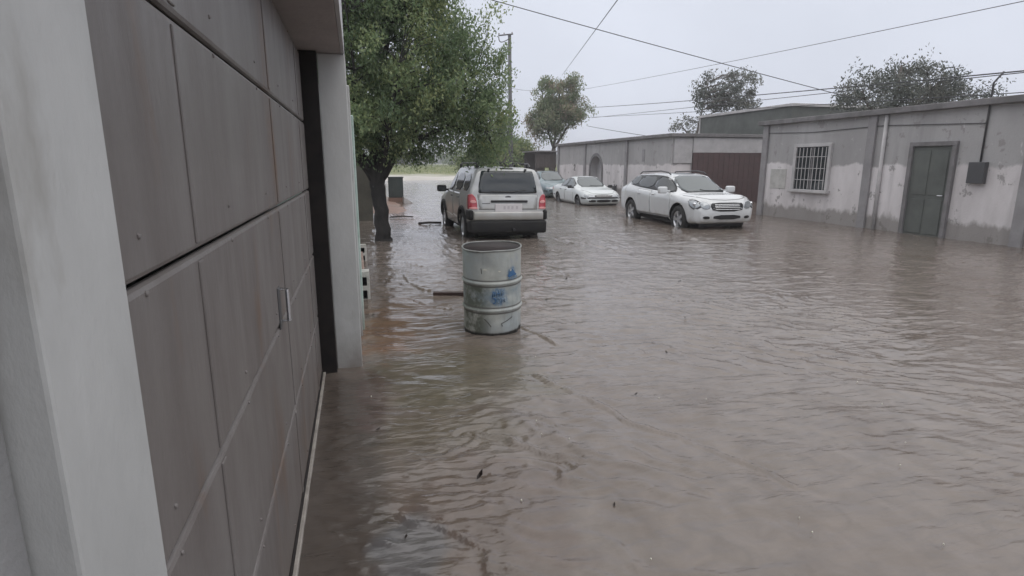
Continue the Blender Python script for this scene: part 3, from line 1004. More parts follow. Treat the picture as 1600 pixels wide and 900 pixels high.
F0 = (.42, 13.0, 1.62)
make_tree('street_tree', 'large leafy green tree on the flooded pavement beyond the grey pillar', 'tree', (.5, 12.95, 0),
    [((.52, 12.95, -.2), .23), ((.51, 12.95, .12), .165), ((.47, 12.97, .8), .15), ((.44, 13, 1.3), .165), (F0, .20)],
    [[((.48, 13, 1.35), .13), ((.95, 12.9, 2.05), .095), ((1.9, 13.0, 2.9), .05), ((2.6, 13.1, 3.5), .02)],
     [((.40, 13, 1.35), .14), ((-.05, 13.0, 2.1), .10), ((-.8, 13.3, 3.4), .05), ((-1.4, 13.5, 4.4), .02)],
     [((.42, 13, 1.40), .14), ((.45, 13.1, 2.6), .10), ((.8, 13.3, 4.2), .055), ((.9, 13.4, 6.0), .02)],
     [((.46, 13, 1.4), .09), ((.70, 12.3, 2.3), .06), ((.9, 11.6, 3.5), .02)],
     [((.44, 13, 1.4), .09), ((.6, 13.9, 2.6), .055), ((1.0, 14.8, 3.8), .02)],
     [((.95, 12.9, 2.05), .05), ((2.0, 12.8, 2.45), .03), ((2.85, 12.9, 2.35), .012)],
     [((-.05, 13.0, 2.1), .05), ((.1, 12.2, 3.2), .03), ((0, 11.9, 4.4), .012)]],
    [(.9, 13.2, 4.2, 1.85, 2.1, 2.1), (1.75, 13.1, 3.35, 1.25, 1.7, 1.30), (-.9, 13.4, 4.0, 1.8, 2.0, 1.9), (.25, 12.7, 2.95, 1.3, 1.5, 1.05),
     (.9, 13.4, 5.8, 1.5, 1.8, 1.5), (2.85, 13, 2.45, .45, .7, .65), (1.1, 12.9, 2.45, .95, .9, .45), (2.3, 13.0, 2.9, .8, .9, .85), (-.15, 12.9, 2.25, .6, .9, .55), (2.1, 13, 2.45, .7, .7, .3), (.5, 12.6, 2.25, .7, .8, .4)],
    620, 235, .345, .080, M['leaf'], M['bark'], seed=4, gap=-.36, twig=.009, droop=.55,
    extra=[(2.9, 13, 4.0), (3.05, 13.1, 3.85), (2.75, 13, 3.9), (2.95, 12.9, 3.15), (3.1, 13, 2.95), (3.15, 13, 2.7), (2.8, 13.2, 4.5), (3.05, 12.9, 3.35), (1.2, 13, 1.95), (.9, 12.8, 1.9), (2.6, 13, 1.95), (2.9, 13, 1.85), (3.05, 13, 1.95), (2.75, 13, 2.05), (3.25, 13, 2.4), (1.7, 13.1, 2.15), (2.0, 13.1, 2.2), (1.45, 12.9, 1.98), (1.3, 12.9, 1.85), (.7, 12.7, 1.95), (.1, 12.7, 1.9), (-.1, 12.7, 1.75), (3.2, 13, 3.95), (3.3, 13.1, 3.5), (3.3, 12.9, 2.75), (3.35, 13, 2.2), (2.95, 13, 4.75), (3.15, 13, 1.75), (2.7, 13, 1.75), (1.05, 12.9, 1.78), (1.6, 12.9, 1.85)])

make_tree('seedy_tree', 'tall loose grey green tree with reddish seed clusters behind the parked cars', 'tree', (15.0, 44, 0),
    [((15.0, 44, -.3), .24), ((14.9, 44, 1.6), .19), ((15.1, 44, 2.8), .16)],
    [[((15.1, 44, 2.8), .12), ((14.4, 44, 4.6), .08), ((14.0, 44, 7.6), .03)],
     [((15.1, 44, 2.8), .13), ((15.4, 44.2, 5.0), .09), ((15.6, 44, 8.0), .03)],
     [((15.1, 44, 2.8), .12), ((16.3, 44, 4.6), .07), ((18.0, 44, 6.1), .025)],
     [((15.4, 44.2, 5.0), .06), ((16.4, 44, 6.4), .04), ((16.6, 44, 7.9), .02)],
     [((14.4, 44, 4.6), .05), ((13.4, 44, 5.2), .03), ((13.1, 44, 5.4), .02)]],
    [(14.5, 44, 6.3, 1.25, 1.4, 1.7), (15.9, 44, 6.3, 1.35, 1.5, 1.6), (14.2, 44, 4.7, 1.3, 1.4, 1.0), (17.0, 44, 5.2, .8, 1.0, .8), (18.1, 44, 6.1, .5, .6, .35), (15.4, 44, 5.2, 1.8, 1.5, 1.4), (16.5, 44, 7.4, .7, .9, .9), (13.9, 44, 3.6, .7, .8, .5)],
    215, 115, .48, .19, M['leaf_brown'], M['bark_grey'], seed=9, gap=-.04, twig=.025, droop=.6)
make_tree('roadside_bush', 'pale green bushy tree behind the silver car by the pole', 'tree', (13.0, 54, 0),
    [((13.0, 54, -.2), .2), ((13.0, 54, 1.6), .12)],
    [[((13, 54, 1.2), .09), ((12.2, 54, 2.6), .03)], [((13, 54, 1.2), .09), ((14.2, 54, 3.0), .03)]],
    [(12.6, 54, 2.6, 2.2, 1.7, 1.7), (14.8, 54, 2.2, 2.0, 1.6, 1.4), (10.8, 54, 2.0, 1.7, 1.4, 1.3)],
    190, 95, .62, .26, M['leaf_light'], M['bark_grey'], seed=21, twig=.02)
make_tree('slender_tree', 'thin green tree standing just left of the power pole', 'tree', (11.9, 47, 0),
    [((11.9, 47, -.2), .14), ((11.9, 47, 2.6), .09)],
    [[((11.9, 47, 2.4), .07), ((11.5, 47, 5.2), .02)], [((11.9, 47, 2.4), .07), ((12.9, 47, 5.4), .02)]],
    [(11.4, 47, 4.3, 1.0, .9, 1.1), (12.9, 47, 4.8, .8, .8, .9), (11.9, 47, 3.0, 1.2, .9, .9)],
    55, 70, .48, .2, M['leaf'], M['bark_grey'], seed=33, gap=-.1, twig=.02)
make_tree('yard_tree', 'dull grey green tree rising behind the red gate roofline', 'tree', (22.6, 36, 0),
    [((22.6, 36, -.2), .22), ((22.5, 36, 3.0), .16)],
    [[((22.5, 36, 3.0), .1), ((22.9, 36, 5.2), .05), ((23.2, 36, 7.0), .02)], [((22.5, 36, 3.0), .1), ((21.4, 36, 4.2), .03)]],
    [(23.7, 36, 6.6, 1.1, 1.3, 1.4), (22.7, 36, 4.8, 1.0, 1.2, .9), (21.5, 36, 3.9, .8, 1.0, .6), (25.4, 36, 6.4, 1.6, 1.5, 1.6)],
    80, 80, .48, .19, M['leaf_grey'], M['bark_grey'], seed=41, gap=-.15, twig=.02)
make_tree('yard_tree', 'broad dusky tree behind the pale house on the far right', 'tree', (21.5, 20, 0),
    [((21.5, 20, -.2), .25), ((21.6, 20, 2.6), .2)],
    [[((21.6, 20, 2.6), .13), ((20.2, 20, 4.2), .05)], [((21.6, 20, 2.6), .13), ((23.4, 20, 4.6), .05)], [((21.6, 20, 2.6), .13), ((21.8, 20, 5.6), .04)]],
    [(20.6, 20, 4.2, 1.7, 1.6, 1.0), (22.6, 20, 4.7, 2.0, 1.7, 1.2), (24.6, 20, 4.2, 1.6, 1.6, 1.0)],
    150, 90, .46, .13, M['leaf_grey'], M['bark_grey'], seed=51, gap=-.2)
make_tree('yard_tree', 'low dark tree at the far right edge behind the house roof', 'tree', (23.5, 12.5, 0),
    [((23.5, 12.5, -.2), .25), ((23.5, 12.5, 2.4), .2)],
    [[((23.5, 12.5, 2.4), .13), ((22.6, 12.5, 4.0), .05)], [((23.5, 12.5, 2.4), .13), ((24.4, 13.5, 4.4), .05)]],
    [(22.4, 12.5, 4.0, 1.6, 1.6, 1.1), (24.4, 13.4, 4.5, 1.8, 1.7, 1.3)],
    110, 90, .46, .13, M['leaf_grey'], M['bark_grey'], seed=57, gap=-.2)

# things on the far bank, seen small under the tree
for k, (x, y, w, hh, lab) in enumerate(((5.0, 150, 2.8, 3.6, 'small distant shrubby tree at the end of the street, leftmost'), (9.5, 158, 3.6, 5.0, 'bushy distant tree at the end of the street beside the pale hut'), (24, 150, 4.5, 4.6, 'wide distant tree far behind the silver car roof'), (33, 150, 5, 5.5, 'rounded distant tree far behind the power pole'))):
    make_tree('distant_tree', lab, 'tree', (x, y, 1.2),
        [((x, y, 1.0), .2), ((x, y, 2.4), .12)], [[((x, y, 2.2), .1), ((x + .8, y, 1.4 + hh * .6), .04)]],
        [(x, y, 1.4 + hh * .5, w, w * .8, hh * .5), (x + w * .7, y, 1.2 + hh * .4, w * .7, w * .6, hh * .4)],
        60, 45, .9, .5, M['leaf_grey'] if k % 2 else M['leaf'], M['bark_grey'], group='trees at the far end of the street', seed=60 + k, twig=.04)
for x, y, w, hh, lab in ((14.2, 165, 4.2, 3.4, 'tiny pale distant hut at the end of the street'), (-1.5, 170, 6, 2.8, 'tiny distant low house seen past the tree trunk')):
    t = thing('distant_house', lab, 'house', (x, y, 1.3))
    part('wall', nbox(x - w / 2, x + w / 2, y, y + 5, 1.0, 1.4 + hh), M['upper'] if x > 0 else M['fascia'], t)
    part('roof', nbox(x - w / 2 - .3, x + w / 2 + .3, y - .3, y + 5.3, 1.402 + hh, 1.65 + hh), M['palecap'], t)
# far woods: one mass on the horizon
g = np.random.default_rng(77)
n = 26000
ang = g.uniform(-.45, 1.0, n)
rad = g.uniform(330, 420, n)
prof = 4.5 + 3.5 * fbm(ang * 14, ang * 0 + 3, 4, 2)
cen = np.stack([np.sin(ang) * rad, np.cos(ang) * rad, 1.5 + prof * g.uniform(0, 1, n)], -1)
tag(link_mesh('far_woods', leaves_mesh('far_woods', cen, 1.9, None, g.uniform(0, .8, n), aspect=.8, droop=0, seed=3), M['leaf_grey']), 'low hazy line of woods on the horizon at the end of the street', 'woods', kind='stuff')
# grass tufts on the bank
n = 9000
gx, gy = g.uniform(-12, 40, n), g.uniform(78, 112, n)
cen = np.stack([gx, gy, -.06 + .42 + .95 * sstep(70, 110, gy) - .1 + g.uniform(.0, .22, n)], -1)
tag(link_mesh('bank_grass', leaves_mesh('bank_grass', cen, .34, None, g.uniform(.2, 1, n), aspect=.2, droop=-.9, seed=8), M['leaf_light']), 'rough yellow green grass on the bank at the end of the street', 'grass', kind='stuff')

# ------------------------------------------------------------------ pole and wires
PX, PY = 9.95, 38
t = thing('power_pole', 'tall wooden power pole with short crossarm beyond the silver car', 'power pole', (PX, PY, 0))
part('mast', tube(bmesh.new(), [(PX + .12, PY, -.3), (PX + .05, PY, 4), (PX, PY, 9.72)], [.16, .14, .105], 12), M['pole'], t, True)
bm = bmesh.new()
tube(bm, [(PX - .75, PY - .1, 9.58), (PX + .2, PY - .1, 9.72)], .045, 6)
part('crossarm', bm, M['pole'], t)
part('brace', tube(bmesh.new(), chaikin([(PX - .75, PY - .12, 9.52), (PX - .7, PY - .12, 9.2), (PX - .45, PY - .12, 9.2), (PX - .05, PY - .12, 9.42)], 2, False), .03, 6), M['pole'], t)
for dx in (-.72, -.38, .14):
    part('insulator', lathe(bmesh.new(), [(.01, 0), (.05, .02), (.035, .06), (.05, .1), (.01, .15)], 10, center=(PX + dx, PY - .1, 9.68 + dx * .12)), M['ceramic'], t)
def wire(label, a, b, sag, r):
    a, b = Vector(a), Vector(b)
    pts = [a.lerp(b, k / 20) - Vector((0, 0, sag * 4 * (k / 20) * (1 - k / 20))) for k in range(21)]
    tag(obj('overhead_wire', tube(bmesh.new(), pts, r, 5), M['wire'], smooth=True), label, 'wire', 'overhead wires')
wire('thick dark service wire sagging across the whole street overhead', (0.09, 16.0, 6.56), (24.27, 16.0, 2.31), 0.1, 0.012)
wire('long wire running away up the street from overhead to the grey tree', (2.67, 2.0, 4.48), (15.66, 44.0, 8.25), 0.0, 0.012)
wire('faint highest wire crossing the sky right of the grey tree', (18.59, 49.4, 7.82), (14.77, 1.7, 4.96), 0.15, 0.01)
wire('upper of the dark wires right of the grey tree', (18.94, 45.8, 6.14), (14.18, 0.8, 3.23), 0.12, 0.017)
wire('middle wire right of the grey tree, ending at the same height as its twin', (18.36, 45.8, 5.34), (15.02, 0.8, 2.82), 0.05, 0.012)
wire('steeper wire just above the flat roof, crossing its twin', (18.96, 45.8, 5.33), (14.22, 0.8, 3.31), 0.0, 0.012)
wire('low dark wire sloping down to the flat roof', (18.33, 45.1, 4.63), (17.49, 33.0, 3.29), 0.02, 0.017)
wire('thin wire between the pole and the grey tree', (10.11, 38.0, 6.44), (14.24, 44.0, 7.18), 0.1, 0.01)
# ------------------------------------------------------------------ the barrel
BZ = -.05
root = thing('oil_drum', 'dented grey steel oil drum with blue paint marks standing in the floodwater', 'drum', (1.285, 5.60, BZ))
root.rotation_euler = (R(2.2), R(-1.3), R(8))
RB, HB = .292, .915
def rib(z, z0, a=.013, w=.017): return a * math.exp(-((z - z0) / w) ** 2)
bm = bmesh.new()
NZ, NT = 110, 120
gg = np.random.default_rng(3)
rings = []
for i in range(NZ + 1):
    z = HB * i / NZ
    ring = []
    for k in range(NT):
        th = 2 * math.pi * k / NT
        r = RB + rib(z, .325) + rib(z, .595) + .006 * math.exp(-((z - .0) / .02) ** 2)
        nx_, ny_ = math.cos(th) * 2.2, math.sin(th) * 2.2
        r += .0035 * float(fbm(np.array(nx_ + 4), np.array(z * 6 + ny_), 2, 5))
        # knocked-in panels round the bottom edge, front right
        for (t0, z0, wt, wz, dp) in ((-1.15, .05, .26, .10, .020), (-.62, .04, .22, .13, .026), (-1.75, .03, .25, .10, .018), (-2.3, .07, .22, .09, .016), (-1.5, .22, .25, .05, .008), (-1.95, .75, .35, .05, .006), (-.9, .70, .3, .07, .010), (-1.3, .47, .3, .06, .008), (-2.2, .80, .2, .08, .012), (-2.5, .45, .3, .08, .006), (-.7, .45, .3, .1, .007)):
            dt = (th - t0 + math.pi) % (2 * math.pi) - math.pi
            r -= dp * math.exp(-(dt / wt) ** 2 - ((z - z0) / wz) ** 2)
        dz = -.012 * math.exp(-(((th + .45 + math.pi) % (2 * math.pi) - math.pi) / .35) ** 2) * 0
        lift = .022 * math.exp(-((((th + .35) + math.pi) % (2 * math.pi) - math.pi) / .30) ** 2) * max(0, 1 - z / .12)
        ring.append(bm.verts.new((r * math.cos(th), r * math.sin(th), z + lift + dz)))
    rings.append(ring)
for i in range(NZ):
    for k in range(NT):
        bm.faces.new((rings[i][k], rings[i][(k + 1) % NT], rings[i + 1][(k + 1) % NT], rings[i + 1][k]))
def drum_mat():
    m = mat('drum_paint', (.48, .495, .465), .5, .12, col2=(.35, .365, .34), scale=5, third=(.38, .42, .43), tscale=2.2, tlo=.42, thi=.62, bump=.15, bscale=30)
    n, l = m.node_tree.nodes, m.node_tree.links
    b = n['Principled BSDF']
    src = b.inputs['Base Color'].links[0].from_socket
    tc = [x for x in n if x.type == 'TEX_COORD'][0]
    sp = n.new('ShaderNodeSeparateXYZ')
    l.new(tc.outputs['Object'], sp.inputs[0])
    def mr(v, a, c, lo=0., hi=1.):
        r = n.new('ShaderNodeMapRange')
        r.inputs['From Min'].default_value = a
        r.inputs['From Max'].default_value = c
        r.inputs['To Min'].default_value = lo
        r.inputs['To Max'].default_value = hi
        l.new(v, r.inputs['Value'])
        return r.outputs['Result']
    def mth(op, a, c):
        x = n.new('ShaderNodeMath')
        x.operation = op
        for k, v in ((0, a), (1, c)):
            if isinstance(v, (int, float)): x.inputs[k].default_value = v
            else: l.new(v, x.inputs[k])
        return x.outputs[0]
    def mix(f, a, c):
        x = n.new('ShaderNodeMix')
        x.data_type = 'RGBA'
        l.new(f, x.inputs['Factor'])
        l.new(a, x.inputs['A'])
        x.inputs['B'].default_value = (*c, 1)
        return x.outputs['Result']
    def noise(s, st=(1, 1, 1)):
        mp = n.new('ShaderNodeMapping')
        mp.inputs['Scale'].default_value = st
        l.new(tc.outputs['Object'], mp.inputs['Vector'])
        t = n.new('ShaderNodeTexNoise')
        t.inputs['Scale'].default_value = s
        t.inputs['Detail'].default_value = 7
        t.inputs['Roughness'].default_value = .7
        l.new(mp.outputs['Vector'], t.inputs['Vector'])
        return t.outputs['Fac']
    # worn blue middle band, greenish rust to the left, dark chime at the bottom, grime streaks
    bandm = mth('MULTIPLY', mr(sp.outputs['Z'], .34, .40), mr(sp.outputs['Z'], .585, .52))
    f1 = mth('MULTIPLY', bandm, mr(noise(4), .38, .62, 0, .75))
    c = mix(f1, src, (.21, .28, .33))
    left = mth('MULTIPLY', mr(sp.outputs['X'], -.10, -.21), mr(noise(7), .42, .58))
    left = mth('MULTIPLY', left, mr(sp.outputs['Z'], .64, .56))
    c = mix(mth('MULTIPLY', left, .8), c, (.075, .09, .06))
    c = mix(mr(noise(9, (1, 1, .12)), .58, .76, 0, .6), c, (.13, .13, .12))
    c = mix(mr(mth('ADD', sp.outputs['Z'], mth('MULTIPLY', noise(16), .03)), .078, .062), c, (.028, .028, .026))
    ribz = mth('ABSOLUTE', mth('SUBTRACT', mth('ABSOLUTE', mth('SUBTRACT', sp.outputs['Z'], .46), 0), .135), 0)
    c = mix(mth('MULTIPLY', mr(ribz, .016, .028), mr(ribz, .042, .030)), c, (.10, .10, .095)) 
    c = mix(mr(ribz, .022, .006, 0, .55), c, (.36, .385, .375))
    # worn blue block of hand lettering on the middle band
    th0 = R(-103 + 4)
    def near(ang, z, rad):
        vd = n.new('ShaderNodeVectorMath')
        vd.operation = 'DISTANCE'
        l.new(tc.outputs['Object'], vd.inputs[0])
        vd.inputs[1].default_value = (RB * math.cos(R(-103 + ang)), RB * math.sin(R(-103 + ang)), z)
        return mr(mth('ADD', vd.outputs['Value'], mth('MULTIPLY', noise(14), .12)), rad + .06, rad + .02)
    c = mix(mth('MULTIPLY', near(5, .465, .105), mr(noise(22), .40, .55, .15, .85)), c, (.085, .18, .31))
    c = mix(mth('MULTIPLY', near(36, .69, .075), mr(noise(18), .36, .5, .3, .95)), c, (.05, .15, .31))
    c = mix(mth('MULTIPLY', near(40, .82, .07), mr(noise(18, (1, 1, .3)), .45, .6, 0, .6)), c, (.27, .29, .36))
    # rust runs and scum line
    c = mix(mth('MULTIPLY', mr(noise(11, (1, 1, .16)), .60, .72), mr(sp.outputs['Z'], .75, .1, .1, .7)), c, (.16, .10, .07))
    c = mix(mr(mth('ADD', sp.outputs['Z'], mth('MULTIPLY', noise(9), .06)), .15, .09, 0, .7), c, (.15, .135, .115))
    c = mix(mr(mth('ADD', sp.outputs['Z'], mth('MULTIPLY', noise(16), .03)), .118, .100), c, (.025, .024, .022))
    l.new(c, b.inputs['Base Color'])
    return m
obj('drum_shell', bm, drum_mat(), root, True)
bm = bmesh.new()
lathe(bm, [(RB - .004, HB - .002), (RB - .022, HB - .06), (RB - .05, .30), (RB - .06, .12), (0.001, .118)], 64)
bmesh.ops.reverse_faces(bm, faces=bm.faces)
obj('drum_inside', bm, M['barrel_in'], root, True)
bm = bmesh.new()
lathe(bm, [(RB + .009 * math.cos(a) , HB + .009 * math.sin(a)) for a in [2 * math.pi * k / 10 for k in range(10)]], 80, close=True)
for v in bm.verts:
    th = math.atan2(v.co.y, v.co.x)
    k_ = 1 + .010 * math.sin(2 * th + .8) + .006 * math.sin(5 * th + 2) - .016 * math.exp(-((th + 2.2) / .25) ** 2)
    v.co.x *= k_
    v.co.y *= k_
    v.co.z += .005 * math.sin(3 * th + 1) - .008 * math.exp(-((th + 2.2) / .3) ** 2)
obj('rim', bm, M['barrel_rim'], root, True)
def decal(name, outline, m, off=.008):
    """outline in (degrees round the drum from its front, height); front faces the camera"""
    bm = bmesh.new()
    pts = chaikin(outline, 1)
    cx = sum(p[0] for p in pts) / len(pts)
    cz = sum(p[1] for p in pts) / len(pts)
    rings = []
    for s in (1, .6, .25):
        ring = []
        for (a, z) in pts:
            a, z = cx + (a - cx) * s, cz + (z - cz) * s
            th = R(-103 + a)
            r = RB + off + rib(z, .325) + rib(z, .595)
            ring.append(bm.verts.new((r * math.cos(th), r * math.sin(th), z)))
        rings.append(ring)
    nn = len(pts)
    for i in range(2):
        for k in range(nn): bm.faces.new((rings[i][k], rings[i][(k + 1) % nn], rings[i + 1][(k + 1) % nn], rings[i + 1][k]))
    bm.faces.new(rings[2])
    bmesh.ops.recalc_face_normals(bm, faces=bm.faces)
    return obj(name, bm, m, root, True)
decal('blue_patch', [(22, .665), (26, .70), (30, .725), (34, .735), (38, .70), (45, .675), (44, .662), (36, .668), (30, .655), (26, .652)], M['blue'])
decal('blue_patch', [(22, .648), (32, .645), (42, .655), (47, .66), (48, .64), (36, .632), (25, .635)], M['bluefaint'])
for o_ in ([(-25, .742), (-22, .752), (-16, .742), (-18, .733), (-24, .735)], [(3, .724), (6, .73), (9, .722), (6, .714)], [(27.5, .715), (29, .735), (31, .733), (30, .712)]):
    decal('white_spot', o_, M['whitemark'], .010)
decal('scrape', [(-29, .755), (-27.5, .755), (-26, .70), (-28, .695)], M['dent'], .009)
# two rows of worn hand-painted letters
def stroke(seq, w, m, nm='painted_stroke'):
    bm = bmesh.new()
    P_ = []
    for a, z in seq:
        th = R(-103 + a)
        r = RB + .003
        P_.append((r * math.cos(th), r * math.sin(th), z))
    tube(bm, P_, w, 6)
    return obj(nm, bm, m, root, True)
for seq in ([(-6, .525), (-7, .470)], [(-3, .522), (-3.5, .475)], [(1, .528), (1, .476)], [(1, .502), (6, .502)], [(6, .530), (6, .478)], [(10, .532), (10.5, .480)], [(10, .532), (15, .51), (10.5, .50)],
            [(-7, .455), (-2, .457), (-2.5, .405), (-7, .407)], [(2, .455), (5, .458), (7, .435), (5, .408), (2, .410), (1, .432), (2, .455)], [(10, .410), (10.5, .457), (13, .43), (16, .458), (16.5, .412)]):
    stroke(chaikin(seq, 1, False) if len(seq) > 2 else seq, .0052, M['bluefaint'] if rr.random() < .6 else M['blue'])
for seq in ([(-24, .245), (-15, .20), (-11, .165)], [(9, .195), (20, .215), (33, .245)], [(9, .195), (11, .165)]):
    stroke(chaikin(seq, 3, False) if len(seq) > 2 else seq, .0035, M['dent'], 'crease')

# ------------------------------------------------------------------ debris
t = thing('floating_plank', 'dark reddish plank floating in the water left of the drum', 'plank', (1.07, 7.25, 0), R(-16))
o = obj('plank', nbox(-.19, .21, -.035, .035, -.012, .045, bev=.006), M['plank'], t)
o2 = obj('splinter', tube(bmesh.new(), [(.19, 0, .02), (.27, .005, .015), (.33, -.01, .005)], [.02, .014, .004], 6), M['plank'], t)
def stick(label, pts, r):
    tag(obj('stick', tube(bmesh.new(), pts, r, 6), M['stick'], smooth=True), label, 'stick', 'driftwood sticks')
stick('dark stick lying in the water at the front wheel of the silver car', [(1.62, 16.3, .03), (1.9, 16.25, .05), (2.25, 16.2, .04)], .035)
stick('thin dark stick lying on the mud beside the tree trunk', [(.95, 18.2, .05), (1.35, 18.25, .07), (1.65, 18.15, .05)], .022)
def leaf(label, x, y, s, rz, curl=.5):
    bm = bmesh.new()
    pr = [(-1, 0, .0), (-.4, .38, .12), (.3, .42, .18), (1, .05, .5), (.35, -.4, .16), (-.4, -.35, .1)]
    vs = [bm.verts.new((px * s, py * s, pz * s * curl * 2 + .004)) for px, py, pz in pr]
    c = bm.verts.new((0, 0, .35 * s))
    for i in range(6): bm.faces.new((vs[i], vs[(i + 1) % 6], c))
    ex = bmesh.ops.solidify(bm, geom=bm.faces[:], thickness=.003)
    o = obj('dead_leaf', bm, M['deadleaf'], loc=(x, y, .012))
    o.rotation_euler = (.1, -.2, R(rz))
    tag(o, label, 'leaf', 'dead leaves on the water')
leaf('dark curled leaf drifting in the foreground ripples', .56, 2.78, .028, 40, 1.2)
leaf('small dark leaf floating at the foot of the grey pillar, streetward', .05, 3.5, .018, 10)
leaf('dark leaf floating beside the near pale block', .10, 6.4, .035, -15)
for x, y, sz, rz in ((1.9, 3.6, .016, 20), (2.6, 4.4, .02, 80), (.9, 6.2, .022, 130), (2.2, 6.6, .026, 10), (3.4, 5.4, .022, 200), (1.15, 2.35, .012, 60), (.38, 4.1, .014, 300), (2.9, 7.8, .03, 45), (1.7, 8.8, .03, 99), (4.4, 7.2, .03, 12)):
    leaf('small brown leaf scrap drifting on the open water', x, y, sz, rz, .6)
leaf('tiny dark leaf on the painted grey sky reflection at the very front', .13, 2.36, .013, 60)

# ------------------------------------------------------------------ vehicles
class CarBody:
    """lofted shell; stations (y, z bottom, z belt, z top, half widths: sill, waist, belt, roof), y forward, z from the road"""
    def __init__(s, st, n=90, squash=1.0):
        st = np.array(st, float)
        s.g = lambda z: z if z < 1.0 else 1.0 + (z - 1.0) * squash
        for k in (2, 3): st[:, k] = [s.g(z) for z in st[:, k]]
        y = np.unique(np.concatenate([np.linspace(st[0, 0], st[-1, 0], n), st[:, 0], st[0, 0] + .03 * np.arange(6), st[-1, 0] - .03 * np.arange(6)]))
        P_ = np.stack([np.interp(y, st[:, 0], st[:, k]) for k in range(1, 8)], 1)
        for _ in range(2):
            Q = P_.copy()
            Q[1:-1] = .25 * P_[:-2] + .5 * P_[1:-1] + .25 * P_[2:]
            P_ = Q
        bm = bmesh.new()
        rings = []
        for yy, (zb, be, zt, wl, wm, wb, wt) in zip(y, P_):
            d = min(.10, .3 * (zt - be))
            half = [(0, zb), (.85 * wl, zb), (wl, zb + .05), (wm, zb + .5 * (be - zb)), (wm * .995, be - .10), (wb, be), ((wb + wt) / 2 + .012, (be + zt - d) / 2), (wt, zt - d), (wt - .06, zt - .3 * d), (wt * .55, zt - .06 * d), (0, zt)]
            loop = half[:-1] + [half[-1]] + [(-x, z) for x, z in reversed(half[1:-1])]
            loop = chaikin(loop, 2)
            rings.append([bm.verts.new((x, yy, z)) for x, z in loop])
        m = len(rings[0])
        for i in range(len(rings) - 1):
            for k in range(m):
                bm.faces.new((rings[i][k], rings[i][(k + 1) % m], rings[i + 1][(k + 1) % m], rings[i + 1][k]))
        bm.faces.new(rings[0])
        bm.faces.new(rings[-1])
        bmesh.ops.recalc_face_normals(bm, faces=bm.faces)
        s.bm = bm
        s.bvh = BVHTree.FromBMesh(bm)
    def hit(s, u, v, ax):
        if ax != 'T': v = s.g(v)
        o, d = {'L': ((-5, u, v), (1, 0, 0)), 'R': ((5, u, v), (-1, 0, 0)), 'B': ((u, -9, v), (0, 1, 0)), 'F': ((u, 9, v), (0, -1, 0)), 'T': ((u, v, 9), (0, 0, -1))}[ax]
        o, d = Vector(o), Vector(d)
        p, nrm, _, _ = s.bvh.ray_cast(o, d)
        if p is None:
            far = o + d * (5 if ax in 'LR' else 9 if ax == 'T' else 9 - 2)
            p, nrm, _, _ = s.bvh.find_nearest(far)
        return p, nrm
    def panel(s, bm, outline, ax, off=.006, k=2, rings=7, dense=3, skirt=.012):
        pts = chaikin(outline, k) if k else outline
        full = []
        for i in range(len(pts)):
            a, b = pts[i], pts[(i + 1) % len(pts)]
            mm = max(1, int(math.hypot(a[0] - b[0], a[1] - b[1]) / .09)) if dense else 1
            for j in range(mm): full.append((a[0] + (b[0] - a[0]) * j / mm, a[1] + (b[1] - a[1]) * j / mm))
        pts = full
        cu, cv = sum(p[0] for p in pts) / len(pts), sum(p[1] for p in pts) / len(pts)
        R_ = []
        low = []
        for j, (u, v) in enumerate(pts):
            p, nr = s.hit(u, v, ax)
            low.append(bm.verts.new(p - nr * skirt))
        R_.append(low)
        for i in range(rings):
            f = 1 - i / rings
            ring = []
            for (u, v) in pts:
                p, nr = s.hit(cu + (u - cu) * f, cv + (v - cv) * f, ax)
                ring.append(bm.verts.new(p + nr * off))
            R_.append(ring)
        p, nr = s.hit(cu, cv, ax)
        c = bm.verts.new(p + nr * off)
        m = len(pts)
        new = []
        for i in range(len(R_) - 1):
            for q in range(m):
                new.append(bm.faces.new((R_[i][q], R_[i][(q + 1) % m], R_[i + 1][(q + 1) % m], R_[i + 1][q])))
        for q in range(m): new.append(bm.faces.new((R_[-1][q], R_[-1][(q + 1) % m], c)))
        bmesh.ops.recalc_face_normals(bm, faces=new)
        return bm
    def add(s, name, outline, ax, m, root, off=.006, k=2, smooth=True, label=None):
        bm = bmesh.new()
        axs = ax if isinstance(ax, (list, tuple)) else [ax]
        for i, a in enumerate(axs):
            s.panel(bm, outline[i] if len(axs) > 1 else outline, a, off, k)
        o = obj(name, bm, m, root, smooth)
        if label: o['label'] = label
        return o
    def bar(s, seq, ax, r, off, bm=None, n=6):
        bm = bm or bmesh.new()
        P_ = []
        for i in range(len(seq) - 1):
            for j in range(6):
                u = seq[i][0] + (seq[i + 1][0] - seq[i][0]) * j / 6
                v = seq[i][1] + (seq[i + 1][1] - seq[i][1]) * j / 6
                p, nr = s.hit(u, v, ax)
                P_.append(p + nr * off)
        p, nr = s.hit(*seq[-1], ax)
        P_.append(p + nr * off)
        return tube(bm, P_, r, n)

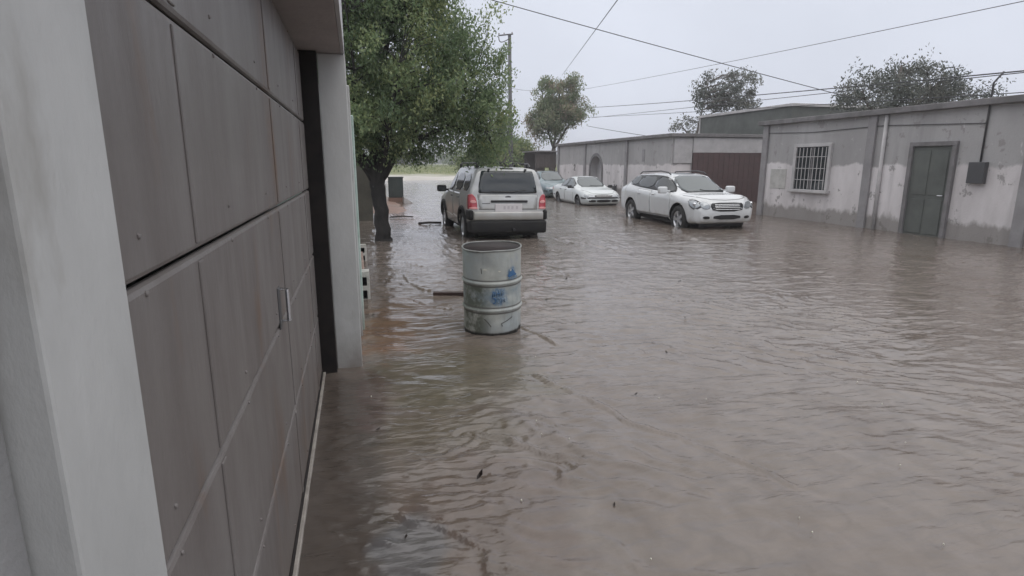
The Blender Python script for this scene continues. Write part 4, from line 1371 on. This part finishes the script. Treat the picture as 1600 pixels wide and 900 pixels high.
def wheel_parts(root, x, y, r, w, spokes, rim_mat):
    sgn = 1 if x > 0 else -1
    tyre = bmesh.new()
    lathe(tyre, [(r * .62, -w / 2 + .01), (r * .70, -w / 2), (r * .93, -w / 2 + .006), (r, -w / 2 + .04), (r, w / 2 - .04), (r * .93, w / 2 - .006), (r * .70, w / 2), (r * .62, w / 2 - .01), (r * .60, 0)], 40, axis='X', close=True)
    t_ = obj('wheel', tyre, M['tyre'], root, True, loc=(x, y, r))
    rm = bmesh.new()
    xo = sgn * w * .40
    ri = r * .64
    lathe(rm, [(ri * .86, xo - sgn * .03), (ri, xo + sgn * .012), (ri * .98, -xo * .2), (ri * .84, -xo * .2)], 40, axis='X', close=True)
    lathe(rm, [(.001, xo - sgn * .005), (ri * .24, xo - sgn * .012), (ri * .26, xo - sgn * .05)], 20, axis='X')
    for k in range(spokes):
        a = 2 * math.pi * (k + .5) / spokes
        d = Vector((0, math.cos(a), math.sin(a)))
        q = Vector((0, -math.sin(a), math.cos(a)))
        wd0, wd1 = ri * .15, ri * .20
        base = [d * ri * .15 + q * wd0, d * ri * .15 - q * wd0, d * ri * .93 - q * wd1, d * ri * .93 + q * wd1]
        A = [rm.verts.new(p + Vector((xo - sgn * .012 if i < 2 else xo - sgn * .002, 0, 0))) for i, p in enumerate(base)]
        B = [rm.verts.new(p + Vector((xo - sgn * .05, 0, 0))) for p in base]
        fs = [rm.faces.new(A), rm.faces.new(list(reversed(B)))] + [rm.faces.new((A[i], B[i], B[(i + 1) % 4], A[(i + 1) % 4])) for i in range(4)]
        bmesh.ops.recalc_face_normals(rm, faces=fs)
    obj('rim', rm, rim_mat, t_)
    hb = bmesh.new()
    lathe(hb, [(.001, sgn * .0), (r * .55, sgn * .0), (r * .55, -sgn * .03), (.001, -sgn * .03)], 24, axis='X')
    obj('brake_disc', hb, M['blacktrim'], t_)

def finish_body(cb, wheels, r_arch, paint, root):
    o = obj('body', cb.bm, paint, None, True)
    cut = bmesh.new()
    for (x, y, r) in wheels:
        cyl = bmesh.new()
        lathe(cyl, [(r_arch, (.30 if x > 0 else -1.3) + 0), (r_arch, (1.3 if x > 0 else -.30))], 40, axis='X', center=(0, y, r + .015))
        me_ = bpy.data.meshes.new('c')
        cyl.to_mesh(me_)
        cyl.free()
        cut.from_mesh(me_)
        bpy.data.meshes.remove(me_)
    boolean(o, cut, M['blacktrim'])
    o.parent = root
    # smooth paint, crisp arch edges
    me_ = o.data
    for p in me_.polygons: p.use_smooth = p.material_index == 0
    return o

def dirty(m0, name, mud=(.20, .17, .135), z0=.25, z1=.75, amt=.8):
    """road mud splashed up the lower flanks"""
    m = m0.copy()
    m.name = name
    n, l = m.node_tree.nodes, m.node_tree.links
    b = n['Principled BSDF']
    src = b.inputs['Base Color'].links[0].from_socket
    tc = n.new('ShaderNodeTexCoord')
    sp = n.new('ShaderNodeSeparateXYZ')
    l.new(tc.outputs['Object'], sp.inputs[0])
    t = n.new('ShaderNodeTexNoise')
    t.inputs['Scale'].default_value = 5
    t.inputs['Detail'].default_value = 6
    l.new(tc.outputs['Object'], t.inputs['Vector'])
    ma = n.new('ShaderNodeMath')
    ma.operation = 'MULTIPLY_ADD'
    ma.inputs[1].default_value = .5
    l.new(t.outputs['Fac'], ma.inputs[0])
    l.new(sp.outputs['Z'], ma.inputs[2])
    r = n.new('ShaderNodeMapRange')
    r.inputs['From Min'].default_value = z1 + .25
    r.inputs['From Max'].default_value = z0 + .25
    r.inputs['To Max'].default_value = amt
    l.new(ma.outputs[0], r.inputs['Value'])
    x = n.new('ShaderNodeMix')
    x.data_type = 'RGBA'
    l.new(r.outputs['Result'], x.inputs['Factor'])
    l.new(src, x.inputs['A'])
    x.inputs['B'].default_value = (*mud, 1)
    l.new(x.outputs['Result'], b.inputs['Base Color'])
    return m

def mirror(root, x, y, z, s, m, sgn):
    bm = nbox(-.5, .5, -.5, .5, -.5, .5)
    bmesh.ops.bevel(bm, geom=bm.edges[:], offset=.22, segments=3, profile=.5, affect='EDGES')
    bmesh.ops.transform(bm, matrix=Matrix.Diagonal((.22 * s, .12 * s, .16 * s, 1)), verts=bm.verts)
    box(bm, -.16 * sgn - .06, -.16 * sgn + .06, -.02, .03, -.06, -.01)
    o = obj('mirror', bm, m, root, True, loc=(x + sgn * .11 * s, y, z))
    g_ = obj('mirror_glass', nbox(-.085 * s, .085 * s, -.066 * s, -.061 * s, -.055 * s, .055 * s), M['glass'], o)
    return o

# ---- silver sport utility, tail towards us
sil = dirty(M['silver'], 'silver_muddy', (.235, .20, .155), .42, 1.0, .75)
sil_side = dirty(M['silver'], 'silver_mud_and_reflection', (.225, .19, .145), .55, 1.30, .85)  # mud tone carried higher, painting the tan tree reflection onto the doors
car = thing('parked_suv', 'silver sport utility with mud and a painted tan reflection on its side, parked tail first in the flood', 'suv', (3.19, 14.62, -.12))
car.rotation_euler = (0, R(.9), R(.8))
cb = CarBody([(-2.20, .44, .60, .66, .70, .72, .70, .64), (-2.175, .38, .73, .79, .81, .84, .82, .77), (-2.14, .36, .90, .97, .84, .87, .85, .80), (-2.10, .35, 1.07, 1.16, .85, .885, .865, .80),
              (-2.02, .34, 1.11, 1.56, .86, .89, .865, .73), (-1.98, .34, 1.12, 1.66, .86, .89, .865, .72), (-1.90, .33, 1.13, 1.70, .86, .89, .865, .715), (-1.6, .32, 1.13, 1.715, .86, .89, .865, .71), (0, .30, 1.11, 1.73, .86, .89, .86, .69),
              (.40, .30, 1.09, 1.69, .86, .89, .86, .655), (.62, .30, 1.08, 1.62, .86, .89, .86, .65), (1.15, .30, 1.06, 1.13, .86, .89, .85, .66), (1.3, .30, 1.03, 1.10, .86, .89, .85, .70), (1.9, .32, .93, 1.0, .84, .87, .82, .69),
              (2.10, .34, .83, .90, .80, .82, .76, .62), (2.18, .38, .70, .74, .70, .72, .66, .54), (2.20, .44, .60, .64, .6, .62, .58, .48)])
W = [(-.77, -1.33, .355), (.77, -1.33, .355), (-.77, 1.29, .355), (.77, 1.29, .355)]
cb.add('rear_window', [(-.64, 1.135), (.64, 1.135), (.68, 1.18), (.60, 1.60), (.56, 1.63), (-.56, 1.63), (-.60, 1.60), (-.68, 1.18)], 'B', M['glass'], car, .010, 1)
o = cb.bar([(-.40, 1.19), (.05, 1.175), (.42, 1.21)], 'B', .010, .018)
obj('wiper', o, M['blacktrim'], car)
for sx, ax in ((-1, 'L'), (1, 'R')):
    for nm, ol in (('quarter_window', [(-1.92, 1.18), (-1.22, 1.17), (-1.20, 1.55), (-1.80, 1.56)]), ('side_window', [(-1.14, 1.16), (-.22, 1.15), (-.20, 1.57), (-1.12, 1.56)]), ('side_window', [(-.12, 1.14), (.90, 1.13), (.42, 1.55), (-.10, 1.57)])):
        cb.add(nm, ol, ax, M['glass'], car, .007, 1)
    cb.add('tail_light', [[(sx * .885, .80), (sx * .885, 1.12), (sx * .80, 1.13), (sx * .72, 1.02), (sx * .70, .80)], [(-2.15, .80), (-2.10, 1.12), (-1.93, 1.12), (-1.95, .98), (-1.98, .80)]], ('B', ax), M['redlens'], car, .012)
    cb.add('reverse_lens', [(sx * .87, .80), (sx * .87, .845), (sx * .705, .845), (sx * .70, .80)], 'B', M['pinklens'], car, .020, 1)
    cb.add('lens_band', [(sx * .85, .93), (sx * .85, .99), (sx * .735, .985), (sx * .73, .93)], 'B', M['pinklens'], car, .019, 1)
    for (ya, yb) in ((-1.02, -.18), (-.14, 1.02)):
        g_ = cb.add('door_gap', [(ya - .012, .40), (yb + .012, .40), (yb + .012, 1.12), (ya - .012, 1.12)], ax, M['seam'], car, .003, 0)
        d_ = cb.add('door', [(ya, .41), (yb, .41), (yb, 1.11), (ya, 1.11)], ax, sil_side, car, .0075, 0)
        obj('handle', cb.bar([(ya + .06, 1.0), (ya + .22, 1.0)], ax, .018, .02), M['blacktrim'], d_)
        cb.add('side_cladding', [(ya + .005, .34), (yb - .005, .34), (yb - .005, .56), (ya + .005, .50)], ax, M['khaki'], car, .02, 0)
    for (x, y, r) in W:
        if x * sx < 0: continue
        bm = bmesh.new()
        P_ = []
        for k in range(25):
            a = R(-25 + 230 * k / 24)
            p, nr = cb.hit(y + .44 * math.cos(a), max(.40, r + .44 * math.sin(a)), ax)
            P_.append(p + nr * .006)
        tube(bm, P_, .045, 8)
        obj('wheel_flare', bm, M['cladding'], car, True)
    mirror(car, sx * .90, .80, 1.14, 1.1, M['blacktrim'], sx)
    rail = bmesh.new()
    tube(rail, [(sx * .60, -1.75, 1.71), (sx * .61, -1.6, 1.785), (sx * .60, 0, 1.80), (sx * .585, .30, 1.765), (sx * .58, .42, 1.70)], .02, 8)
    for y in (-1.55, -.55, .35): tube(rail, [(sx * .588, y, 1.66), (sx * .588, y, 1.77)], .022, 6)
    obj('roof_rail', rail, M['blacktrim'], car)
for y in (-1.30, .05): obj('roof_crossbar', tube(bmesh.new(), [(-.60, y, 1.79), (0, y, 1.805), (.60, y, 1.79)], .018, 8), M['blacktrim'], car)
cb.add('high_brake_light', [(-.15, 1.662), (.15, 1.662), (.15, 1.682), (-.15, 1.682)], 'B', M['blacktrim'], car, .012, 0)
for x in (-.42, .42): obj('hinge', nbox(x - .02, x + .02, -2.05, -1.96, 1.635, 1.675, bev=.01), M['blacktrim'], car)
cb.add('tailgate_gap', [(-.665, .79), (.665, .79), (.69, 1.115), (-.69, 1.115)], 'B', M['seam'], car, .003, 0)
cb.add('tailgate', [(-.657, .798), (.657, .798), (.682, 1.110), (-.682, 1.110)], 'B', sil, car, .008, 0)
obj('handle_bar', nbox(-.40, .44, -2.185, -2.13, .945, .995, bev=.012), M['blacktrim'], car)
pl = obj('number_plate', nbox(-.31, .31, -2.20, -2.16, .74, .915, bev=.008), M['plate'], car)
for k, x in enumerate((-.12, -.03, .06, .16)): obj('plate_mark', nbox(x, x + .045, -2.204, -2.2005, .80, .87, bev=.0), M['platetext'], pl)
bm = bmesh.new()
lathe(bm, [(.001, 0), (.04, .0), (.046, -.006), (.04, -.012)], 24)
bmesh.ops.transform(bm, matrix=Matrix.Translation((.0, -2.128, 1.055)) @ Matrix.Rotation(R(90), 4, 'X') @ Matrix.Diagonal((1.6, .75, 1, 1)), verts=bm.verts)
obj('badge', bm, M['alloy_dark'], car)
obj('lettering', nbox(-.60, -.42, -2.162, -2.15, .915, .93), M['alloy_dark'], car)
obj('bumper', nbox(-.88, .88, -2.27, -1.86, .27, .555, bev=.05), M['cladding'], car, True)
obj('bumper_step', nbox(-.80, .80, -2.25, -2.02, .562, .745, bev=.03), sil, car, True)
for sx in (-1, 1): obj('bumper_corner', nbox(sx * .80 if sx > 0 else -.90, .90 if sx > 0 else -.80, -2.22, -1.80, .56, .78, bev=.035), M['cladding'], car, True)
obj('underbody', nbox(-.66, .66, -2.05, 1.9, .20, .40), M['cladding'], car)
obj('tow_hitch', nbox(.05, .11, -2.36, -1.95, .33, .39, bev=.01), M['blacktrim'], car)
for x, y, r in W: wheel_parts(car, x, y, r, .23, 5, M['alloy'])
finish_body(cb, W, .42, sil, car)
cb_windscreen = CarBody.add

# ---- white crossover facing us on the right
whi = dirty(M['whitepaint'], 'white_muddy', (.33, .31, .27), .22, .50, .7)
car = thing('parked_suv', 'white crossover facing us across the street, wheels in the water', 'suv', (9.16, 15.2, -.16), R(180 - 0.5))
cb = CarBody([(-2.38, .52, .74, .80, .58, .62, .60, .52), (-2.32, .42, .92, 1.0, .76, .80, .77, .68), (-2.18, .37, 1.08, 1.17, .85, .89, .86, .76), (-1.80, .33, 1.15, 1.53, .89, .925, .875, .64), (-1.55, .31, 1.14, 1.63, .9, .935, .88, .64),
              (-.7, .29, 1.09, 1.685, .90, .94, .88, .645), (.1, .28, 1.05, 1.68, .90, .94, .88, .645), (.42, .28, 1.03, 1.62, .90, .94, .88, .635), (1.22, .28, 1.0, 1.08, .90, .935, .87, .70), (1.4, .28, .98, 1.06, .9, .935, .87, .72), (1.92, .29, .94, 1.035, .88, .91, .83, .68),
              (2.15, .31, .84, .95, .81, .84, .75, .60), (2.25, .36, .72, .82, .69, .72, .64, .52), (2.29, .44, .64, .72, .56, .59, .54, .44)], squash=.82)
W = [(-.80, -1.40, .37), (.80, -1.40, .37), (-.80, 1.42, .37), (.80, 1.42, .37)]
cb.add('windscreen_frame', [(-.74, 1.07), (0, 1.09), (.74, 1.07), (.60, 1.62), (0, 1.64), (-.60, 1.62)], 'F', M['blacktrim'], car, .004, 1)
cb.add('windscreen', [(-.70, 1.09), (0, 1.11), (.70, 1.09), (.56, 1.595), (0, 1.615), (-.56, 1.595)], 'F', M['glass_clear'], car, .008, 2)
cb.add('rear_window', [(-.56, 1.24), (.56, 1.24), (.48, 1.55), (-.48, 1.55)], 'B', M['glass'], car, .008)
for sx, ax in ((-1, 'L'), (1, 'R')):
    cb.add('window_surround', [(-1.72, 1.26), (-1.15, 1.18), (-.1, 1.11), (1.08, 1.045), (.90, 1.24), (.42, 1.55), (-.1, 1.61), (-1.15, 1.585), (-1.6, 1.56), (-1.76, 1.46)], ax, M['blacktrim'], car, .004, 1)
    cb.add('lamp_recess', [(1.82, .925), (2.08, .915), (2.24, .78), (2.16, .66), (1.97, .725)], ax, M['seam'], car, .006, 1)
    for nm, ol in (('quarter_window', [(-1.68, 1.29), (-1.16, 1.205), (-1.15, 1.55), (-1.56, 1.53), (-1.72, 1.46)]), ('side_window', [(-1.13, 1.20), (-.16, 1.135), (-.14, 1.575), (-1.12, 1.55)]), ('side_window', [(-.10, 1.13), (1.02, 1.065), (.85, 1.22), (.40, 1.52), (-.08, 1.575)])):
        cb.add(nm, ol, ax, M['glass'], car, .007, 1)
    for (ya, yb) in ((-.98, -.14), (-.11, 1.0)):
        cb.add('door_gap', [(ya - .010, .40), (yb + .010, .40), (yb + .010, 1.07), (ya - .010, 1.11)], ax, M['seam'], car, .002, 0)
        d_ = cb.add('door', [(ya, .41), (yb, .41), (yb, 1.06), (ya, 1.10)], ax, whi, car, .007, 0)
        obj('handle', cb.bar([(ya + .07, .97), (ya + .25, .97)], ax, .02, .02), whi, d_)
    cb.add('sill_trim', [(-.92, .31), (.94, .31), (.94, .385), (-.92, .385)], ax, M['cladding'], car, .012, 0)
    h_ = cb.add('headlight', [[(1.84, .91), (2.06, .90), (2.21, .78), (2.15, .68), (1.99, .74)], [(sx * .46, .71), (sx * .62, .68), (sx * .74, .75), (sx * .72, .88), (sx * .54, .87)]], (ax, 'F'), M['lamp'], car, .010)
    bm = bmesh.new()
    p, nr = cb.hit(2.08, .81, ax)
    bmesh.ops.create_icosphere(bm, subdivisions=2, radius=.05, matrix=Matrix.Translation(p + nr * .002))
    obj('bulb', bm, M['chrome'], h_, True)
    cb.add('fog_light', [(sx * .50, .44), (sx * .68, .45), (sx * .66, .52), (sx * .50, .51)], 'F', M['blacktrim'], car, .008)
    cb.add('tail_light', [(sx * .60, .92), (sx * .78, .92), (sx * .74, 1.12), (sx * .60, 1.10)], 'B', M['redlens'], car, .010)
    mirror(car, sx * .93, .82, 1.12, 1.15, M['whitepaint'], sx)
    rail = bmesh.new()
    tube(rail, [(sx * .56, -1.5, 1.515), (sx * .575, -1.35, 1.575), (sx * .575, -.2, 1.615), (sx * .565, .22, 1.58), (sx * .56, .35, 1.52)], .018, 8)
    obj('roof_rail', rail, M['blacktrim'], car)
cb.add('sunroof', [(-.36, -.25), (.36, -.25), (.34, .28), (-.34, .28)], 'T', M['glass'], car, .006)
obj('hood_gap', cb.bar([(-.80, 1.0), (-.40, .925), (0, .91), (.40, .925), (.80, 1.0)], 'F', .006, .001), M['seam'], car)
gr = cb.add('grille', [(-.42, .63), (.42, .63), (.48, .79), (.41, .85), (-.41, .85), (-.48, .79)], 'F', M['blacktrim'], car, .008, 1)
bm = bmesh.new()
for z in (.68, .72, .76, .80): cb.bar([(-.36, z), (0, z), (.36, z)], 'F', .008, .016, bm)
obj('grille_bar', bm, M['chrome'], gr)
cb.add('lower_intake', [(-.40, .43), (.40, .43), (.38, .54), (-.38, .54)], 'F', M['blacktrim'], car, .008, 1)
obj('wiper', cb.bar([(-.60, 1.10), (0, 1.12), (.1, 1.15)], 'F', .010, .018), M['blacktrim'], car)
obj('underbody', nbox(-.62, .62, -2.0, 2.0, .22, .40), M['blacktrim'], car)
for x, y, r in W: wheel_parts(car, x, y, r, .225, 5, M['alloy'])
finish_body(cb, W, .425, whi, car)

# ---- the two sedans parked nose to tail behind it
SED = [(-2.15, .42, .68, .74, .62, .66, .63, .54), (-2.08, .32, .88, .96, .76, .80, .77, .68), (-1.7, .25, .94, 1.02, .80, .84, .79, .68), (-1.38, .24, .94, 1.04, .80, .84, .79, .64), (-.80, .22, .93, 1.35, .80, .845, .79, .53), (-.25, .22, .91, 1.41, .80, .845, .79, .54),
       (.18, .22, .90, 1.385, .80, .845, .79, .54), (.95, .22, .88, .955, .80, .84, .78, .66), (1.1, .22, .86, .935, .8, .84, .78, .67), (1.7, .23, .77, .85, .79, .82, .75, .66), (2.0, .26, .67, .74, .74, .77, .70, .60), (2.12, .33, .58, .63, .66, .69, .63, .52), (2.16, .42, .53, .56, .54, .57, .52, .42)]
def sedan(label, loc, rz, paint, scale_z=1.0, chrome_grille=True):
    car = thing('parked_sedan', label, 'car', loc, R(rz))
    cb = CarBody([(a, b * 1, c * scale_z, d * scale_z, e_, f, g_, h_) for a, b, c, d, e_, f, g_, h_ in SED])
    Z = scale_z
    W = [(-.72, -1.24, .30), (.72, -1.24, .30), (-.72, 1.30, .30), (.72, 1.30, .30)]
    cb.add('windscreen', [(-.62, .965 * Z), (0, .98 * Z), (.62, .965 * Z), (.48, 1.33 * Z), (0, 1.345 * Z), (-.48, 1.33 * Z)], 'F', M['glass_clear'], car, .008)
    cb.add('rear_window', [(-.58, 1.06 * Z), (.58, 1.06 * Z), (.46, 1.31 * Z), (-.46, 1.31 * Z)], 'B', M['glass'], car, .008)
    cb.add('windscreen_frame', [(-.66, .95 * Z), (0, .965 * Z), (.66, .95 * Z), (.52, 1.355 * Z), (0, 1.37 * Z), (-.52, 1.355 * Z)], 'F', M['blacktrim'], car, .004, 1)
    for sx, ax in ((-1, 'L'), (1, 'R')):
        cb.add('window_surround', [(-1.20, .975 * Z), (-.30, .945 * Z), (.80, .91 * Z), (.18, 1.30 * Z), (-.2, 1.335 * Z), (-.76, 1.31 * Z)], ax, M['blacktrim'], car, .004, 1)
        for ol in ([(-1.12, .99 * Z), (-.30, .96 * Z), (-.28, 1.305 * Z), (-.74, 1.28 * Z)], [(-.22, .955 * Z), (.72, .93 * Z), (.16, 1.27 * Z), (-.20, 1.305 * Z)]):
            cb.add('side_window', ol, ax, M['glass_clear'], car, .007, 1)
        for (ya, yb) in ((-.92, -.27), (-.24, .78)):
            cb.add('door_gap', [(ya - .010, .30), (yb + .010, .30), (yb + .010, .90 * Z), (ya - .010, .92 * Z)], ax, M['seam'], car, .002, 0)
            d_ = cb.add('door', [(ya, .31), (yb, .31), (yb, .89 * Z), (ya, .91 * Z)], ax, paint, car, .007, 0)
            obj('handle', cb.bar([(ya + .06, .82 * Z), (ya + .20, .82 * Z)], ax, .014, .018), M['blacktrim'], d_)
        cb.add('headlight', [[(1.84, .70 * Z), (2.04, .675 * Z), (2.09, .585 * Z), (1.92, .60 * Z)], [(sx * .36, .58 * Z), (sx * .66, .58 * Z), (sx * .66, .68 * Z), (sx * .38, .68 * Z)]], (ax, 'F'), M['lamp'], car, .010, 1)
        cb.add('bumper_insert', [(sx * .34, .36), (sx * .64, .38), (sx * .62, .46), (sx * .34, .46)], 'F', M['blacktrim'], car, .008, 1)
        cb.add('side_strip', [(-1.85, .51), (-1.62, .51), (-1.62, .545), (-1.85, .545)], ax, M['blacktrim'], car, .010, 0)
        cb.add('front_strip', [(1.70, .50), (2.05, .50), (2.05, .55), (1.70, .55)], ax, M['blacktrim'], car, .012, 0)
        cb.add('tail_light', [(-2.12, .72 * Z), (-1.95, .74 * Z), (-1.95, .88 * Z), (-2.08, .86 * Z)], ax, M['redlens'], car, .01, 1)
        mirror(car, sx * .83, .62, .97 * Z, .8, M['blacktrim'], sx)
    gr = cb.add('grille', [(-.36, .575 * Z), (.36, .575 * Z), (.38, .68 * Z), (-.38, .68 * Z)], 'F', M['blacktrim'], car, .010, 1)
    bm = cb.bar([(-.32, .625 * Z), (0, .625 * Z), (.32, .625 * Z)], 'F', .009, .018)
    obj('grille_bar', bm, M['chrome'], gr)
    cb.add('bumper_strip', [(-.68, .51), (.68, .51), (.68, .56), (-.68, .56)], 'F', M['blacktrim'], car, .014, 0)
    obj('hood_gap', cb.bar([(-.70, .86 * Z), (-.40, .72 * Z), (0, .70 * Z), (.40, .72 * Z), (.70, .86 * Z)], 'F', .006, .001), M['seam'], car)
    cb.add('lower_intake', [(-.29, .36), (.29, .36), (.29, .47), (-.29, .47)], 'F', M['blacktrim'], car, .008, 1)
    obj('wiper', cb.bar([(-.5, .985 * Z), (0, 1.0 * Z), (.1, 1.02 * Z)], 'F', .009, .016), M['blacktrim'], car)
    obj('underbody', nbox(-.55, .55, -1.8, 1.8, .16, .32), M['blacktrim'], car)
    for x, y, r in W: wheel_parts(car, x, y, r, .19, 6, M['alloy_dark'])
    finish_body(cb, W, .345, paint, car)
sedan('small white sedan facing us, parked by the arched niche', (9.62, 23.8, -.22), 179, dirty(M['whitesedan'], 'white_sedan_muddy', (.36, .35, .31), .15, .42, .6), .965)
sedan('teal grey sedan half hidden behind the silver sport utility', (9.75, 29.35, -.18), 181.5, dirty(M['teal'], 'teal_muddy', (.13, .125, .11), .2, .45, .7), 1.04)

# mud splashed up the porch pillars, door and neighbour walls by the flood
for key, z1, amt in (('pillar', .38, .75), ('door_steel', .42, .7), ('mint', .35, .7)):
    mm = dirty(M[key], key + '_mud_splashed', (.135, .105, .085), -.12, z1, amt)
    for o in bpy.data.objects:
        if o.type == 'MESH' and len(o.data.materials) and o.data.materials[0] == M[key]:
            o.data.materials[0] = mm

# ------------------------------------------------------------------ wet air: closed box of even mist round everything but the sky
hz = obj('haze', nbox(-1600, 1700, -320, 3100, -4.0, 14), None)
hz.data.materials.clear()
hm = bpy.data.materials.new('wet_air')
hm.use_nodes = True
hn, hl = hm.node_tree.nodes, hm.node_tree.links
hn.remove(hn['Principled BSDF'])
pv = hn.new('ShaderNodeVolumePrincipled')
pv.inputs['Color'].default_value = (.93, .94, .97, 1)
pv.inputs['Density'].default_value = .0018
pv.inputs['Anisotropy'].default_value = .2
hl.new(pv.outputs[0], hn['Material Output'].inputs['Volume'])
hz.data.materials.append(hm)
tag(hz, kind='stuff', label='thin wet haze of rain filling the street', cat='haze')
